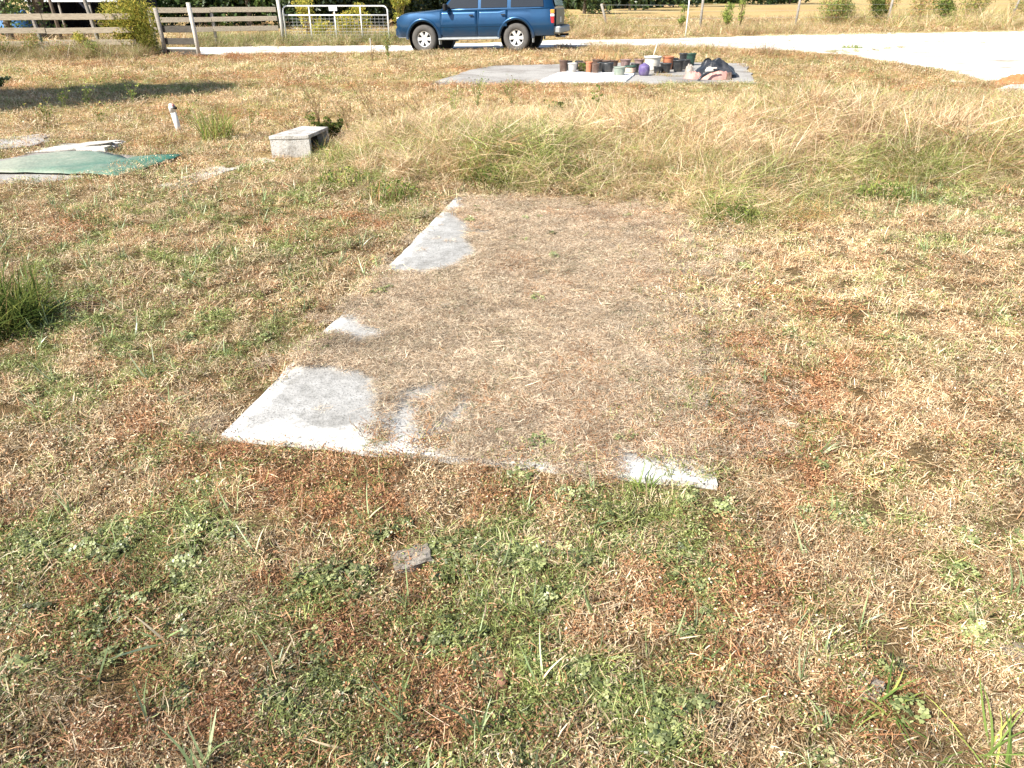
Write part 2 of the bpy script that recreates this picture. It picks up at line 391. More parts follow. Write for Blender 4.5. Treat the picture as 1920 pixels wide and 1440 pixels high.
def leaves(n, rad, size, zr, tilt=.6, sides=5, rng=RNG, lobes=False, asp=1.0):
    U = rng.uniform; V = []; F = []; C = []
    for b in range(n):
        t = U(0, 2 * pi); r = rad * math.sqrt(U(0, 1)); c = np.array([r * cos(t), r * sin(t), U(*zr)])
        s = U(*size); col3 = U(0, 1, 3)
        nz = np.array([U(-tilt, tilt), U(-tilt, tilt), 1.0]); nz /= np.linalg.norm(nz)
        u = np.cross(nz, [1, 0.1, 0]); u /= np.linalg.norm(u); v = np.cross(nz, u)
        for q in range(3 if lobes else 1):
            a0 = U(0, 2 * pi) if not lobes else q * 2 * pi / 3 + t
            cc = c + (u * cos(a0) + v * sin(a0)) * s * .55 if lobes else c
            o = len(V)
            for k in range(sides):
                a = 2 * pi * k / sides + a0
                V.append(cc + (u * cos(a) + v * sin(a) * asp) * s * .5 + nz * (s * .12 * (k % 2)))
                C.append(col3)
            F.append(tuple(range(o, o + sides)))
    return np.array(V), F, np.array(C)
def join(*parts):
    V = []; F = []; C = []; o = 0
    for v, f, c in parts:
        V.append(v); C.append(c); F += [tuple(i + o for i in q) for q in f]; o += len(v)
    return np.concatenate(V), F, np.concatenate(C)

def gn_group(nvar):
    t = bpy.data.node_groups.new('scatter_%d' % nvar, 'GeometryNodeTree')
    t.interface.new_socket('Geometry', in_out='INPUT', socket_type='NodeSocketGeometry')
    t.interface.new_socket('Geometry', in_out='OUTPUT', socket_type='NodeSocketGeometry')
    nn = t.nodes.new; L = t.links.new
    gi = nn('NodeGroupInput'); go = nn('NodeGroupOutput')
    def attr(name, ty):
        a = nn('GeometryNodeInputNamedAttribute'); a.data_type = ty; a.inputs[0].default_value = name; return a.outputs[0]
    var = attr('variant', 'INT')
    def sel(k):
        c = nn('FunctionNodeCompare'); c.data_type = 'INT'; c.operation = 'EQUAL'
        ins = [s for s in c.inputs if s.type == 'INT' and s.enabled]
        L(var, ins[0]); ins[1].default_value = k
        s = nn('GeometryNodeSeparateGeometry'); s.domain = 'POINT'; L(gi.outputs[0], s.inputs[0]); L(c.outputs[0], s.inputs[1]); return s.outputs[0]
    j = nn('GeometryNodeJoinGeometry')
    for k in range(nvar):
        g = nn('GeometryNodeGeometryToInstance'); L(sel(k), g.inputs[0]); L(g.outputs[0], j.inputs[0])
    iop = nn('GeometryNodeInstanceOnPoints')
    L(sel(-1), iop.inputs['Points']); L(j.outputs[0], iop.inputs['Instance']); iop.inputs['Pick Instance'].default_value = True
    L(attr('pick', 'INT'), iop.inputs['Instance Index'])
    er = nn('FunctionNodeEulerToRotation'); L(attr('rot', 'FLOAT_VECTOR'), er.inputs[0]); L(er.outputs[0], iop.inputs['Rotation'])
    L(attr('scl', 'FLOAT_VECTOR'), iop.inputs['Scale'])
    L(iop.outputs[0], go.inputs[0])
    return t
GN = {}
def scatter(name, temps, P, rot, scl, tint, mat, label=None):
    nv = len(temps); N_ = len(P)
    if nv not in GN: GN[nv] = gn_group(nv)
    V = np.concatenate([t[0] for t in temps] + [P]); nt_ = [len(t[0]) for t in temps]
    F = []; o = 0
    for t in temps: F += [tuple(i + o for i in q) for q in t[1]]; o += len(t[0])
    me = bpy.data.meshes.new(name); me.from_pydata(V.tolist(), [], F)
    M = len(V)
    var = np.full(M, -1, np.int32); o = 0
    for k, q in enumerate(nt_): var[o:o + q] = k; o += q
    def put(nm, ty, key, arr): me.attributes.new(nm, ty, 'POINT').data.foreach_set(key, arr)
    put('variant', 'INT', 'value', var)
    pk = np.zeros(M, np.int32); pk[o:] = RNG.integers(0, nv, N_); put('pick', 'INT', 'value', pk)
    a = np.zeros((M, 3)); a[o:] = rot; put('rot', 'FLOAT_VECTOR', 'vector', a.ravel())
    a = np.ones((M, 3)); a[o:] = scl if scl.ndim == 2 else scl[:, None]; put('scl', 'FLOAT_VECTOR', 'vector', a.ravel())
    a = np.ones((M, 4)); a[o:] = tint; put('tint', 'FLOAT_COLOR', 'color', a.ravel())
    a = np.ones((M, 4)); a[:o, :3] = np.concatenate([t[2] for t in temps]); put('rnd', 'FLOAT_COLOR', 'color', a.ravel())
    ob = link(name, me, mat); prop(ob, label=label, kind='stuff')
    md = ob.modifiers.new('scatter', 'NODES'); md.node_group = GN[nv]
    print('scatter', name, N_, 'inst,', sum(len(t[1]) for t in temps), 'faces')
    return ob

def pts_in(y0, y1, dens, margin=1.2, f=None):
    """uniform points on the ground between the distances y0 and y1 that the camera (or one a step aside) can see"""
    hw1 = .73 * (y1 * cos(TH) + CAM_H * sin(TH)) + margin
    n_ = int((y1 - y0) * 2 * hw1 * dens)
    x = RNG.uniform(-hw1, hw1, n_); y = RNG.uniform(y0, y1, n_)
    k = np.abs(x) < .73 * (y * cos(TH) + CAM_H * sin(TH)) + margin
    return x[k], y[k]
def mind(x, y, polys):
    d = np.full(x.shape, -1e9)
    for p in polys: d = np.maximum(d, in_poly(x, y, p))
    return d
def dright(x, y):
    a = np.array(SLAB[1]); b = np.array(SLAB[2]); d = (b - a) / np.linalg.norm(b - a)
    return -((x - a[0]) * d[1] - (y - a[1]) * d[0])
def tint_of(x, y, gk=1, rk=1, bk=1.0, jit=.22):
    g, r, p, dk = zones(x, y); n_ = len(x)
    g = g * RNG.uniform(.15, 1.75, n_) ; r = r * RNG.uniform(.3, 1.6, n_)
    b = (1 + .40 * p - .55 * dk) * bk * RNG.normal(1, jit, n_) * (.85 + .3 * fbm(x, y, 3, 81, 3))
    return np.stack([np.clip(g * gk, 0, 1), np.clip(r * rk, 0, 1), np.clip(b / 2, .1, 1), np.ones(n_)], 1)
def rots(n_, tl=.15):
    return np.stack([RNG.normal(0, tl, n_), RNG.normal(0, tl, n_), RNG.uniform(0, 2 * pi, n_)], 1)

# templates
T_short = [join(strips(36, .055, (.016, .052), (.0012, .0031), (.15, 1.3), (-1.6, .4)),
                strips(28, .06, (.018, .065), (.0010, .0025), (-.1, .35), (-.5, .5), (.002, .02), daz=1.6),
                leaves(12, .06, (.005, .010), (.006, .035), .9, 4, asp=.6)) for _ in range(10)]
T_mat = [join(strips(42, .06, (.012, .05), (.0010, .0024), (-.2, .5), (-.8, .8), (.001, .022), daz=2.4),
              leaves(46, .06, (.005, .010), (.004, .034), 1.0, 4, asp=.7)) for _ in range(6)]
T_blade = [strips(int(RNG.integers(3, 8)), .012, (.06, .14), (.0036, .0068), (.95, 1.5), (-.9, .1), seg=4, twist=.5, daz=.4) for _ in range(8)]
T_clover = [join(leaves(20, .045, (.008, .015), (.008, .03), .45, 5, lobes=True), leaves(12, .05, (.006, .013), (.004, .02), .8, 6, asp=.7),
                 strips(8, .04, (.02, .045), (.001, .002), (.6, 1.4), (-.6, .2))) for _ in range(6)]
T_thread = [join(strips(54, .055, (.012, .05), (.0009, .0020), (-.1, .45), (-.6, .4), (.001, .012), daz=2.6), strips(4, .05, (.05, .11), (.0012, .0022), (-.03, .15), (-.3, .2), (.006, .018), seg=4, daz=1.2)) for _ in range(10)]
T_stalk = [strips(3, .03, (.06, .16), (.0016, .0032), (-.02, .12), (-.15, .1), (.012, .03), seg=4, daz=.5) for _ in range(6)]
T_tall = [join(strips(32, .08, (.15, .38), (.0017, .0036), (.5, 1.5), (-1.9, -.3), seg=4, daz=.7),
               strips(20, .10, (.10, .28), (.0016, .0034), (.0, .6), (-.6, .4), (.02, .12), seg=4, daz=.8)) for _ in range(8)]
T_lodge = [strips(44, .11, (.10, .30), (.0016, .0036), (-.05, .55), (-.7, .3), (.01, .12), seg=4, daz=.9) for _ in range(6)]
T_stem = [strips(3, .03, (.35, .65), (.0022, .0036), (1.05, 1.5), (-.5, .1), seg=4, daz=.3) for _ in range(5)]

HARD = [ROAD, PAD_FAR, PAD_LEFT]
BOXP = gpoly([(500, 296), (590, 298), (625, 262), (560, 256)])
rings = [(.55, 2.2, 680, .85), (2.2, 3.6, 480, .92), (3.6, 6.2, 240, 1.15), (6.2, 10, 95, 1.6), (10, 16, 38, 2.1), (16, 29, 13, 2.9), (29, 60, 2.2, 5)]
Xa, Ya, Sa = [], [], []
for y0, y1, dn, s in rings:
    x, y = pts_in(y0, y1, dn); Xa.append(x); Ya.append(y); Sa.append(np.full(len(x), s))
x, y, s = np.concatenate(Xa), np.concatenate(Ya), np.concatenate(Sa)
ds = in_poly(x, y, SLAB); hd = mind(x, y, HARD); bxd = in_poly(x, y, BOXP)
nz = fbm(x, y, 9, 91, 3)
roadd = in_poly(x, y, ROAD)
bare_ = mind(x, y, BARE)
dr = dright(x, y); cre = (dr < .50) & (RNG.uniform(0, 1, len(x)) < .55 * np.clip(1 - dr / .50, 0, 1)) & (ds > 0)
k = ((ds < .065 + .36 * (nz - .50)) | cre) & (bare_ < .010 + .10 * (nz - .5)) & (hd < .10 * (nz - .35)) & (bxd < 0)
# a few tufts creep on to the slab near its rims
x, y, s, nz = x[k], y[k], s[k], nz[k]
g, r, p, dk = zones(x, y)
kind = RNG.uniform(0, 1, len(x))
gap = fbm(x, y, 14, 97, 2); ok_ = (gap < .70) | (RNG.uniform(0, 1, len(x)) < .5) | (y > 4.5); x, y, s, nz, g, r, p, dk, kind = (q[ok_] for q in (x, y, s, nz, g, r, p, dk, kind))
ism = kind < .26 + .5 * np.clip(r, 0, 1)
zz = np.maximum(terr(x, y), np.where(in_poly(x, y, SLAB) > -.01, .024, -9))
sc_ = s * RNG.uniform(.75, 1.3, len(x)) * (.92 + .35 * fbm(x, y, 1.3, 95, 2))
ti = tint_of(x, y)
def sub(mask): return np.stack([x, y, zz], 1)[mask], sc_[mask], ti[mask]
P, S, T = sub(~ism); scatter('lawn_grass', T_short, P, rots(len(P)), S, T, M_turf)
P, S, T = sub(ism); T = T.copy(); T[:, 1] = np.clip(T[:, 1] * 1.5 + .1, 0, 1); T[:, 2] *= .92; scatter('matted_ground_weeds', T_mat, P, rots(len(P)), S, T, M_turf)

# broad green blades
x, y = pts_in(.55, 9, 60)
g, r, p, dk = zones(x, y); u = RNG.uniform(0, 1, len(x))
pxf, pyf = to_px(x, y)
k = (u < np.clip(g - .03, .035, 1) * .85 + .27 * sstep(900, 1150, pyf)) & (in_poly(x, y, SLAB) < -.02) & (mind(x, y, HARD) < 0) & (in_poly(x, y, BOXP) < 0)
x, y = x[k], y[k]; t = tint_of(x, y); t[:, 0] = .84; t[:, 2] *= 1.12
scatter('green_grass_blades', T_blade, np.stack([x, y, terr(x, y)], 1), rots(len(x), .3), RNG.uniform(.5, 1.25, len(x)) * (1 + .03 * y), t, M_blade)
# clover and small broad leaves
x, y = pts_in(.55, 6.5, 330)
g, r, p, dk = zones(x, y); u = RNG.uniform(0, 1, len(x)); cl = fbm(x, y, 5, 101, 3)
pxc, pyc = to_px(x, y); fore = .12 + .88 * sstep(840, 1000, pyc) * (1 - .6 * sstep(1350, 1550, pxc))
k = (u < np.clip(g - .08, 0, .8) * 1.7 * sstep(.40, .62, cl) * fore) & (in_poly(x, y, SLAB) < 0.0)
sl = (in_poly(x, y, SLAB) > 0) & (u < .03 * sstep(.5, .62, cl)) & (mind(x, y, BARE) < -.03)
k = k | sl
x, y = x[k], y[k]; t = tint_of(x, y); t[:, 0] = .985; t[:, 2] *= .95
zc = np.where(in_poly(x, y, SLAB) > 0, .032, terr(x, y))
scatter('clover_leaves', T_clover, np.stack([x, y, zc], 1), rots(len(x), .2), RNG.uniform(.5, 1.1, len(x)), t, M_leafy)
# loose straw stalks
x, y = pts_in(.55, 7.5, 85)
g, r, p, dk = zones(x, y); u = RNG.uniform(0, 1, len(x))
k = (u < .22 + .9 * p) & (mind(x, y, BARE) < -.02) & (mind(x, y, HARD) < 0)
x, y = x[k], y[k]; t = tint_of(x, y, .3, .4, 1.25); zc = np.where(in_poly(x, y, SLAB) > 0, .03, terr(x, y))
scatter('loose_straw', T_stalk, np.stack([x, y, zc], 1), rots(len(x), .12), RNG.uniform(.5, 1.1, len(x)), t, M_tall)

# ------------------------------------------------------------------ the slab under its thatch
M_conc = concrete('old_concrete', (.34, .335, .32), (.22, .215, .20), (.54, .53, .51), 3.2, .6)
def add_rim(m, a, b, c):
    t = m.node_tree; p = [q for q in t.nodes if q.type == 'BSDF_PRINCIPLED'][0]; src = p.inputs['Base Color'].links[0].from_socket
    tc = t.nodes.new('ShaderNodeTexCoord'); se = t.nodes.new('ShaderNodeSeparateXYZ'); t.links.new(tc.outputs['Object'], se.inputs[0])
    def M(op, x, y=0.0, z=None):
        n_ = t.nodes.new('ShaderNodeMath'); n_.operation = op
        for i, v in enumerate((x, y) if z is None else (x, y, z)):
            if isinstance(v, (int, float)): n_.inputs[i].default_value = v
            else: t.links.new(v, n_.inputs[i])
        return n_.outputs[0]
    def dist(p0, p1):
        d = (Vector(p1) - Vector(p0)).normalized(); nx_, ny_ = -d.y, d.x
        return M('ABSOLUTE', M('ADD', M('ADD', M('MULTIPLY', se.outputs[0], nx_), M('MULTIPLY', se.outputs[1], ny_)), -(p0[0] * nx_ + p0[1] * ny_)))
    dmin = M('MINIMUM', M('MULTIPLY', dist(a, c), 1.8), dist(a, b))
    nz_ = t.nodes.new('ShaderNodeTexNoise'); nz_.inputs['Scale'].default_value = 7; nz_.inputs['Detail'].default_value = 7; nz_.inputs['Roughness'].default_value = .75; t.links.new(tc.outputs['Object'], nz_.inputs['Vector'])
    v = M('ADD', M('MULTIPLY', dmin, -3.2), M('MULTIPLY', nz_.outputs['Fac'], 1.9))
    r = t.nodes.new('ShaderNodeValToRGB'); r.color_ramp.elements[0].position = .45; r.color_ramp.elements[1].position = .75; t.links.new(v, r.inputs[0])
    mx = t.nodes.new('ShaderNodeMix'); mx.data_type = 'RGBA'; t.links.new(r.outputs[0], mx.inputs[0]); t.links.new(src, mx.inputs[6]); n8 = t.nodes.new('ShaderNodeTexNoise'); n8.inputs['Scale'].default_value = 38; n8.inputs['Detail'].default_value = 6; n8.inputs['Roughness'].default_value = .8; t.links.new(tc.outputs['Object'], n8.inputs['Vector'])
    r8 = t.nodes.new('ShaderNodeValToRGB'); e8 = r8.color_ramp.elements; e8[0].position = .34; e8[0].color = (.26, .245, .22, 1); e8[1].position = .50; e8[1].color = (.58, .57, .54, 1); t.links.new(n8.outputs['Fac'], r8.inputs[0]); t.links.new(r8.outputs[0], mx.inputs[7])
    t.links.new(mx.outputs[2], p.inputs['Base Color'])
add_rim(M_conc, SLAB[0], SLAB[1], SLAB[3])
M_conc_far = concrete('pad_concrete', (.36, .345, .32), (.22, .20, .18), (.50, .48, .45), .9, .35)
def slab_mesh(name, poly, z0, z1, mat, parent=None, sub=.05, rough=.004, edge=.012, seed=5):
    """a solid slab over polygon with worn, slightly uneven top and rim"""
    bm = bmesh.new(); vs = []
    n_ = len(poly)
    pts = []
    for k in range(n_):
        a = Vector(poly[k]); b = Vector(poly[(k + 1) % n_]); m = max(1, int((b - a).length / (sub * 1.5)))
        for i in range(m):
            q = a.lerp(b, i / m); pts.append((q.x, q.y))
    cx = sum(p[0] for p in pts) / len(pts); cy = sum(p[1] for p in pts) / len(pts)
    A = np.array(pts); nn_ = vnoise(A[:, 0] * 14, A[:, 1] * 14, seed) - .5; n2 = vnoise(A[:, 0] * 45, A[:, 1] * 45, seed) - .5
    dirs = A - np.array([cx, cy]); dirs /= np.linalg.norm(dirs, axis=1)[:, None]
    A = A + dirs * (nn_ * edge * 2 + n2 * edge)[:, None]
    rings_ = []
    for (inset, z) in ((0, z0), (0, z1 - .006), (.006, z1)):
        rings_.append([bm.verts.new((A[i, 0] - dirs[i, 0] * inset, A[i, 1] - dirs[i, 1] * inset, z + (nn_[i] * rough if z > z0 else 0))) for i in range(len(A))])
    m = len(A)
    for a, b in zip(rings_[:-1], rings_[1:]):
        for i in range(m): bm.faces.new((a[i], a[(i + 1) % m], b[(i + 1) % m], b[i]))
    top = bm.faces.new(rings_[-1])
    bmesh.ops.triangulate(bm, faces=[top])
    o = bm_obj(name, bm, mat, parent)
    return o
o = slab_mesh('concrete_slab', SLAB, -.08, .022, M_conc, edge=.014)
prop(o, 'low weathered concrete slab in the lawn, mostly hidden under dry thatch with white bare corners', 'slab')

x, y = pts_in(1.9, 6.8, 2100, .2)
dr = dright(x, y); q_ = (in_poly(x, y, SLAB) > -.03 - .14 * sstep(.45, .7, fbm(x, y, 5.5, 109, 3)) * (y > 2.5)) & (RNG.uniform(0, 1, len(x)) < np.clip(.35 + dr / .3, 0, 1)); q_ |= (dr < 0) & (dr > -.55) & (y > 2.3) & (y < 6) & (RNG.uniform(0, 1, len(x)) < .33 * (1 + dr / .55)); x, y = x[q_], y[q_]
nz = fbm(x, y, 11, 111, 4); n5 = fbm(x, y, 3, 113, 3)
bare = mind(x, y, BARE); thin = mind(x, y, THIN)
keep = bare < -.036 + .05 * (nz - .5) + .03 * (fbm(x, y, 34, 112, 3) - .5)
keep &= ~((thin > 0) & (nz > .50))
u = RNG.uniform(0, 1, len(x))
keep &= u < .9
fewin = (bare > -.02) & (u < .006)
keep |= fewin
x, y = x[keep], y[keep]; n5 = n5[keep]
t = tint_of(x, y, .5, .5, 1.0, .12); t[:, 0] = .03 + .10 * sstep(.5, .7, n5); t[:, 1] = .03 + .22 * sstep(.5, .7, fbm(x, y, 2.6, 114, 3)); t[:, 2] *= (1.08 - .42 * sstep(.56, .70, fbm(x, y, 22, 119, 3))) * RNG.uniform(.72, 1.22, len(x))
pxx, pyy = to_px(x, y); t[:, 2] *= 1 - .50 * blob(pxx, pyy, 640, 658, 55, 16)
lift = np.maximum(.0225, terr(x, y)) + .018 * fbm(x, y, 8, 117, 2); lift = np.where(in_poly(x, y, SLAB) < -.01, terr(x, y) + .012, lift)
lift = np.where(mind(x, y, BARE) > -.02, .0225, lift)
scatter('dry_thatch_on_slab', T_thread, np.stack([x, y, lift], 1), rots(len(x), .05), RNG.uniform(.6, 1.1, len(x)), t, M_thatch)

# ------------------------------------------------------------------ tall dry grass
x, y = pts_in(5.0, 14, 100, 1.6)
tl = in_poly(x, y, TALL); nz = fbm(x, y, 2.2, 121, 3); nb = fbm(x, y, .9, 123, 3)
k = (tl + (nz - .5) * 1.4 > 0) & (fbm(x, y, 4.5, 126, 2) < .70) & (in_poly(x, y, BOXP) < -.05) & (in_poly(x, y, SLAB) < .1)
x, y, tl, nz, nb = x[k], y[k], tl[k], nz[k], nb[k]
edge = sstep(-.3, 1.2, tl)
g, r, p, dk = zones(x, y); u = RNG.uniform(0, 1, len(x))
up = u < .72
t = tint_of(x, y, .9, .5, 1.08, .14); t[:, 0] = np.clip(t[:, 0] * .8 + .18 * sstep(.52, .66, nb) + .03, 0, .75)
pxt, pyt = to_px(x, y); lowf = fbm(x, y, .7, 127, 2); leftlow = .70 + .34 * sstep(1150, 1500, pxt)
up = RNG.uniform(0, 1, len(x)) < (.26 + .5 * sstep(.40, .62, fbm(x, y, 1.6, 129, 3))) * sstep(-.1, .9, tl)
S = 1.2 * (.42 + .75 * edge) * RNG.uniform(.6, 1.3, len(x)) * (.45 + 1.1 * lowf) * leftlow
t[:, 2] *= (.62 + .66 * fbm(x, y, 3.4, 128, 3)) * .98; t[:, 1] += .12 * sstep(.5, .7, fbm(x, y, 3.9, 130, 3))
t[:, 0] = np.clip(t[:, 0] + .35 * blob(pxt, pyt, 990, 330, 90, 40) + .3 * blob(pxt, pyt, 1700, 345, 160, 28), 0, .8); S = S * (1 + .35 * blob(pxt, pyt, 990, 330, 100, 40))
P = np.stack([x, y, terr(x, y)], 1)
scatter('tall_dry_grass', T_tall, P[up], rots(up.sum(), .15), S[up], t[up], M_tall)
scatter('flattened_dry_grass', T_lodge, P[~up], rots((~up).sum(), .15), S[~up] * 1.1, t[~up], M_tall)
k = (RNG.uniform(0, 1, len(x)) < .05 + .06 * (pxt > 1300)) & (x > -1) & (tl > .3)
ts = t[k].copy(); ts[:, 0] = .1; ts[:, 2] = .54
scatter('tall_straw_stems', T_stem, P[k], rots(k.sum(), .15), RNG.uniform(.6, 1.15, k.sum()) * np.clip(.55 + x[k] * .12, .5, 1.1), ts, M_tall)

# ------------------------------------------------------------------ road
n = N('white_limerock'); tc = n.n('ShaderNodeTexCoord').outputs['Object']
sx = n.n('ShaderNodeMapping'); sx.inputs['Scale'].default_value = (.35, 1.6, 1); n.l(tc, sx.inputs[0])
f = n.noise(1.6, 7, .68, sx.outputs[0], .5); f2 = n.noise(9, 4, .6, tc)
k = n.ramp(f, [(.0, (.30, .27, .22)), (.425, (.34, .30, .24)), (.465, (.68, .65, .60)), (.6, (.82, .81, .79))])
k = n.mix(n.math('MULTIPLY', n.ramp(f2, [(.55, (0, 0, 0)), (.75, (1, 1, 1))]), .25), k, (.55, .52, .46))
M_road = n.principled(k, .95, 0, n.bump(f2, .6, .03), .1)
def ear_sheet(name, poly, dz, mat, step=.3, wob=.38, seed=3, **kw):
    A = []
    for k_ in range(len(poly)):
        a = Vector(poly[k_]); b = Vector(poly[(k_ + 1) % len(poly)]); m = max(1, int((b - a).length / step))
        for i in range(m):
            q = a.lerp(b, i / m); A.append((q.x, q.y))
    A = np.array(A); cc = A.mean(0)
    wv = (vnoise(A[:, 0] * .9, A[:, 1] * .9, seed) - .5) * 2 * wob + (vnoise(A[:, 0] * 3.1, A[:, 1] * 3.1, seed) - .5) * wob
    A[:, 1] += wv
    bm = bmesh.new(); vs = [bm.verts.new((a[0], a[1], 0)) for a in A]; f = bm.faces.new(vs)
    bmesh.ops.triangulate(bm, faces=[f])
    bmesh.ops.subdivide_edges(bm, edges=[e for e in bm.edges if e.calc_length() > 1.2], cuts=3, use_grid_fill=True)
    bmesh.ops.triangulate(bm, faces=bm.faces[:])
    co = np.array([v.co[:] for v in bm.verts]); z = terr(co[:, 0], co[:, 1])
    for v, zv in zip(bm.verts, z): v.co.z = zv + dz
    bmesh.ops.recalc_face_normals(bm, faces=bm.faces[:])
    return bm_obj(name, bm, mat)
prop(ear_sheet('road', ROAD, .012, M_road), kind='structure')

# ------------------------------------------------------------------ foliage helper (real leaves, not instanced)
def leaf_cloud(cents, n, size, asp=.45, droop=.3, rng=RNG):
    """n folded leaves spread through ellipsoids cents=[(x,y,z,rx,ry,rz)]"""
    V = []; F = []; C = []
    w_ = np.array([c[3] * c[4] * c[5] for c in cents]) ** (2 / 3); w_ /= w_.sum()
    pick = rng.choice(len(cents), n, p=w_)
    d = rng.normal(0, 1, (n, 3)); d /= np.linalg.norm(d, axis=1)[:, None]; rad = rng.uniform(.35, 1.0, n) ** .6
    cc = np.array(cents)[pick]; P = cc[:, :3] + d * cc[:, 3:6] * rad[:, None]
    u = rng.normal(0, 1, (n, 3)); u[:, 2] -= droop; u /= np.linalg.norm(u, axis=1)[:, None]
    v = np.cross(u, rng.normal(0, 1, (n, 3))); v /= np.linalg.norm(v, axis=1)[:, None]
    s = rng.uniform(.6, 1.3, n)[:, None] * size
    Q = np.stack([P - u * s * .5, P + v * s * asp * .5, P + u * s * .5, P - v * s * asp * .5], 1)
    V = Q.reshape(-1, 3); F = np.arange(4 * n).reshape(n, 4)
    C = rng.uniform(0, 1, (n, 3)); return V, [tuple(f) for f in F], np.repeat(C, 4, 0)
def plant_obj(name, parts, tint, mat, parent=None):
    V, F, C = join(*parts) if isinstance(parts, list) else parts
    me = bpy.data.meshes.new(name); me.from_pydata(np.asarray(V).tolist(), [], F)
    n_ = len(V); a = np.ones((n_, 4)); a[:, :3] = C
    me.attributes.new('rnd', 'FLOAT_COLOR', 'POINT').data.foreach_set('color', a.ravel())
    t = np.ones((n_, 4)); t[:] = (*tint, 1); me.attributes.new('tint', 'FLOAT_COLOR', 'POINT').data.foreach_set('color', t.ravel())
    me.update()
    o = link(name, me, mat, parent); return o
M_stem = simple('dry_stem', (.30, .21, .11), .8, .3, 20)
M_gstem = simple('green_stem', (.20, .22, .08), .8, .3, 20)
M_bark = simple('bark', (.14, .11, .085), .95, .3, 6, bump=.8)

def sprig(root_xy, h, nst, spread, leaf, nleaf, tint, label, cat='weed', group=None, mat=None, smat=None, z=None, top=.25, lean=(0, 0), sr=.0035, asp=.45, name='weed_plant'):
    """branched weed: thin stems with leaves along them"""
    x0, y0 = root_xy; z = th(x0, y0) if z is None else z
    root = empty(name, (x0, y0, z), label=label, cat=cat, group=group)
    sv = []; lv = []
    for k_ in range(nst):
        a = random.uniform(0, 2 * pi); sp = random.uniform(.2, 1) * spread; hh = h * random.uniform(.65, 1)
        pts = []
        for i in range(6):
            t_ = i / 5; pts.append((cos(a) * sp * t_ ** 1.3 + lean[0] * t_ * hh + random.uniform(-.01, .01) * h, sin(a) * sp * t_ ** 1.3 + lean[1] * t_ * hh, hh * t_))
        sv.append(tube(pts, [sr * (1 - .7 * i / 5) for i in range(6)], 4, False))
        for b_ in range(2):
            i = random.choice((2, 3)); p = Vector(pts[i]); a2 = random.uniform(0, 2 * pi); L_ = hh * random.uniform(.2, .35)
            q = [p, p + Vector((cos(a2) * L_ * .4, sin(a2) * L_ * .4, L_ * .5)), p + Vector((cos(a2) * L_ * .7, sin(a2) * L_ * .7, L_ * .95))]
            sv.append(tube(q, [sr * .6, sr * .45, sr * .2], 3, False)); pts.append(tuple(q[1])); pts.append(tuple(q[2]))
        if nleaf:
            cs = [(*p, leaf * 1.1, leaf * 1.1, h * .07) for p in pts[1:]]
            lv.append(leaf_cloud(cs, nleaf, leaf, asp))
    obj('stem', *cat_(sv), smat or M_gstem, root)
    if nleaf:
        f_ = plant_obj('foliage', lv, tint, mat or M_weed, root); f_['kind'] = 'stuff'
    return root
def clump(root_xy, n, L, W, rad, e0, curl, tint, label, cat='grass clump', name='grass_clump', mat=None, extra=None, group=None, sc_z=1):
    x0, y0 = root_xy
    root_z = th(x0, y0)
    parts = [strips(n, rad, L, W, e0, curl, seg=4, daz=.7)]
    if extra: parts += extra
    o = plant_obj(name, parts, tint, mat or M_weed); o.location = (x0, y0, root_z - .01)
    return prop(o, label, cat, group)

# ------------------------------------------------------------------ concrete well box with a weed over its open side
M_box = concrete('box_concrete', (.54, .51, .47), (.20, .175, .14), (.78, .77, .74), 5.5, .75)
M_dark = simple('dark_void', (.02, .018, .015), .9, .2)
A_, B_, C_ = gp(506, 292.5), gp(541, 295), gp(584, 294.5)
ht = .235
D_ = gp(614, 238, ht); E_ = gp(566, 236.5, ht); D_.z = E_.z = 0
A_ = gp(505, 255, ht); A_.z = 0; B_ = gp(541, 253.5, ht) ; B_.z = 0; C_ = gp(578, 253, ht); C_.z = 0; B_ += Vector((0, -.03, 0))
t5 = [A_, B_, C_, D_, E_]; cen = sum(t5, Vector()) / 5
root = empty('concrete_box', (cen.x, cen.y, 0), label='pale concrete box standing in dry grass with a shaded open side', cat='concrete box')
loc = [v - cen for v in t5]
V = []; F = []
for z_, sc2 in ((-.05, 1.02), (ht - .035, 1.0)): V += [(v.x * sc2, v.y * sc2, z_) for v in loc]
F += [(0, 1, 6, 5), (1, 2, 7, 6), (3, 4, 9, 8), (4, 0, 5, 9)]
# open right side: two cheeks and a recess whose shade is painted near black
m1 = loc[2].lerp(loc[3], .09); m2 = loc[2].lerp(loc[3], .92); ins = Vector((-.12, .02, 0))
V += [(m1.x, m1.y, -.05), (m1.x, m1.y, ht - .035), (m2.x, m2.y, -.05), (m2.x, m2.y, ht - .035)]
F += [(2, 10, 11, 7), (12, 3, 8, 13)]
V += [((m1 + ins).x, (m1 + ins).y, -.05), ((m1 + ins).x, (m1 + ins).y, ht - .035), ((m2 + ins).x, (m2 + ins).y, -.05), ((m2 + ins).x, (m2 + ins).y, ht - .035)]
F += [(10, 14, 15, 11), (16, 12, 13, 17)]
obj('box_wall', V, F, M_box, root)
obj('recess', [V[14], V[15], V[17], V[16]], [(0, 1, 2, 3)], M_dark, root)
lid = [(v * 1.03) for v in loc]
bm = bmesh.new(); lo_ = [bm.verts.new((v.x, v.y, ht - .038)) for v in lid]; hi_ = [bm.verts.new((v.x, v.y, ht)) for v in lid]
bm.faces.new(hi_); bm.faces.new(lo_[::-1])
for i in range(5): bm.faces.new((lo_[i], lo_[(i + 1) % 5], hi_[(i + 1) % 5], hi_[i]))
bm_obj('lid', bm, M_box, root, bevel=.004)
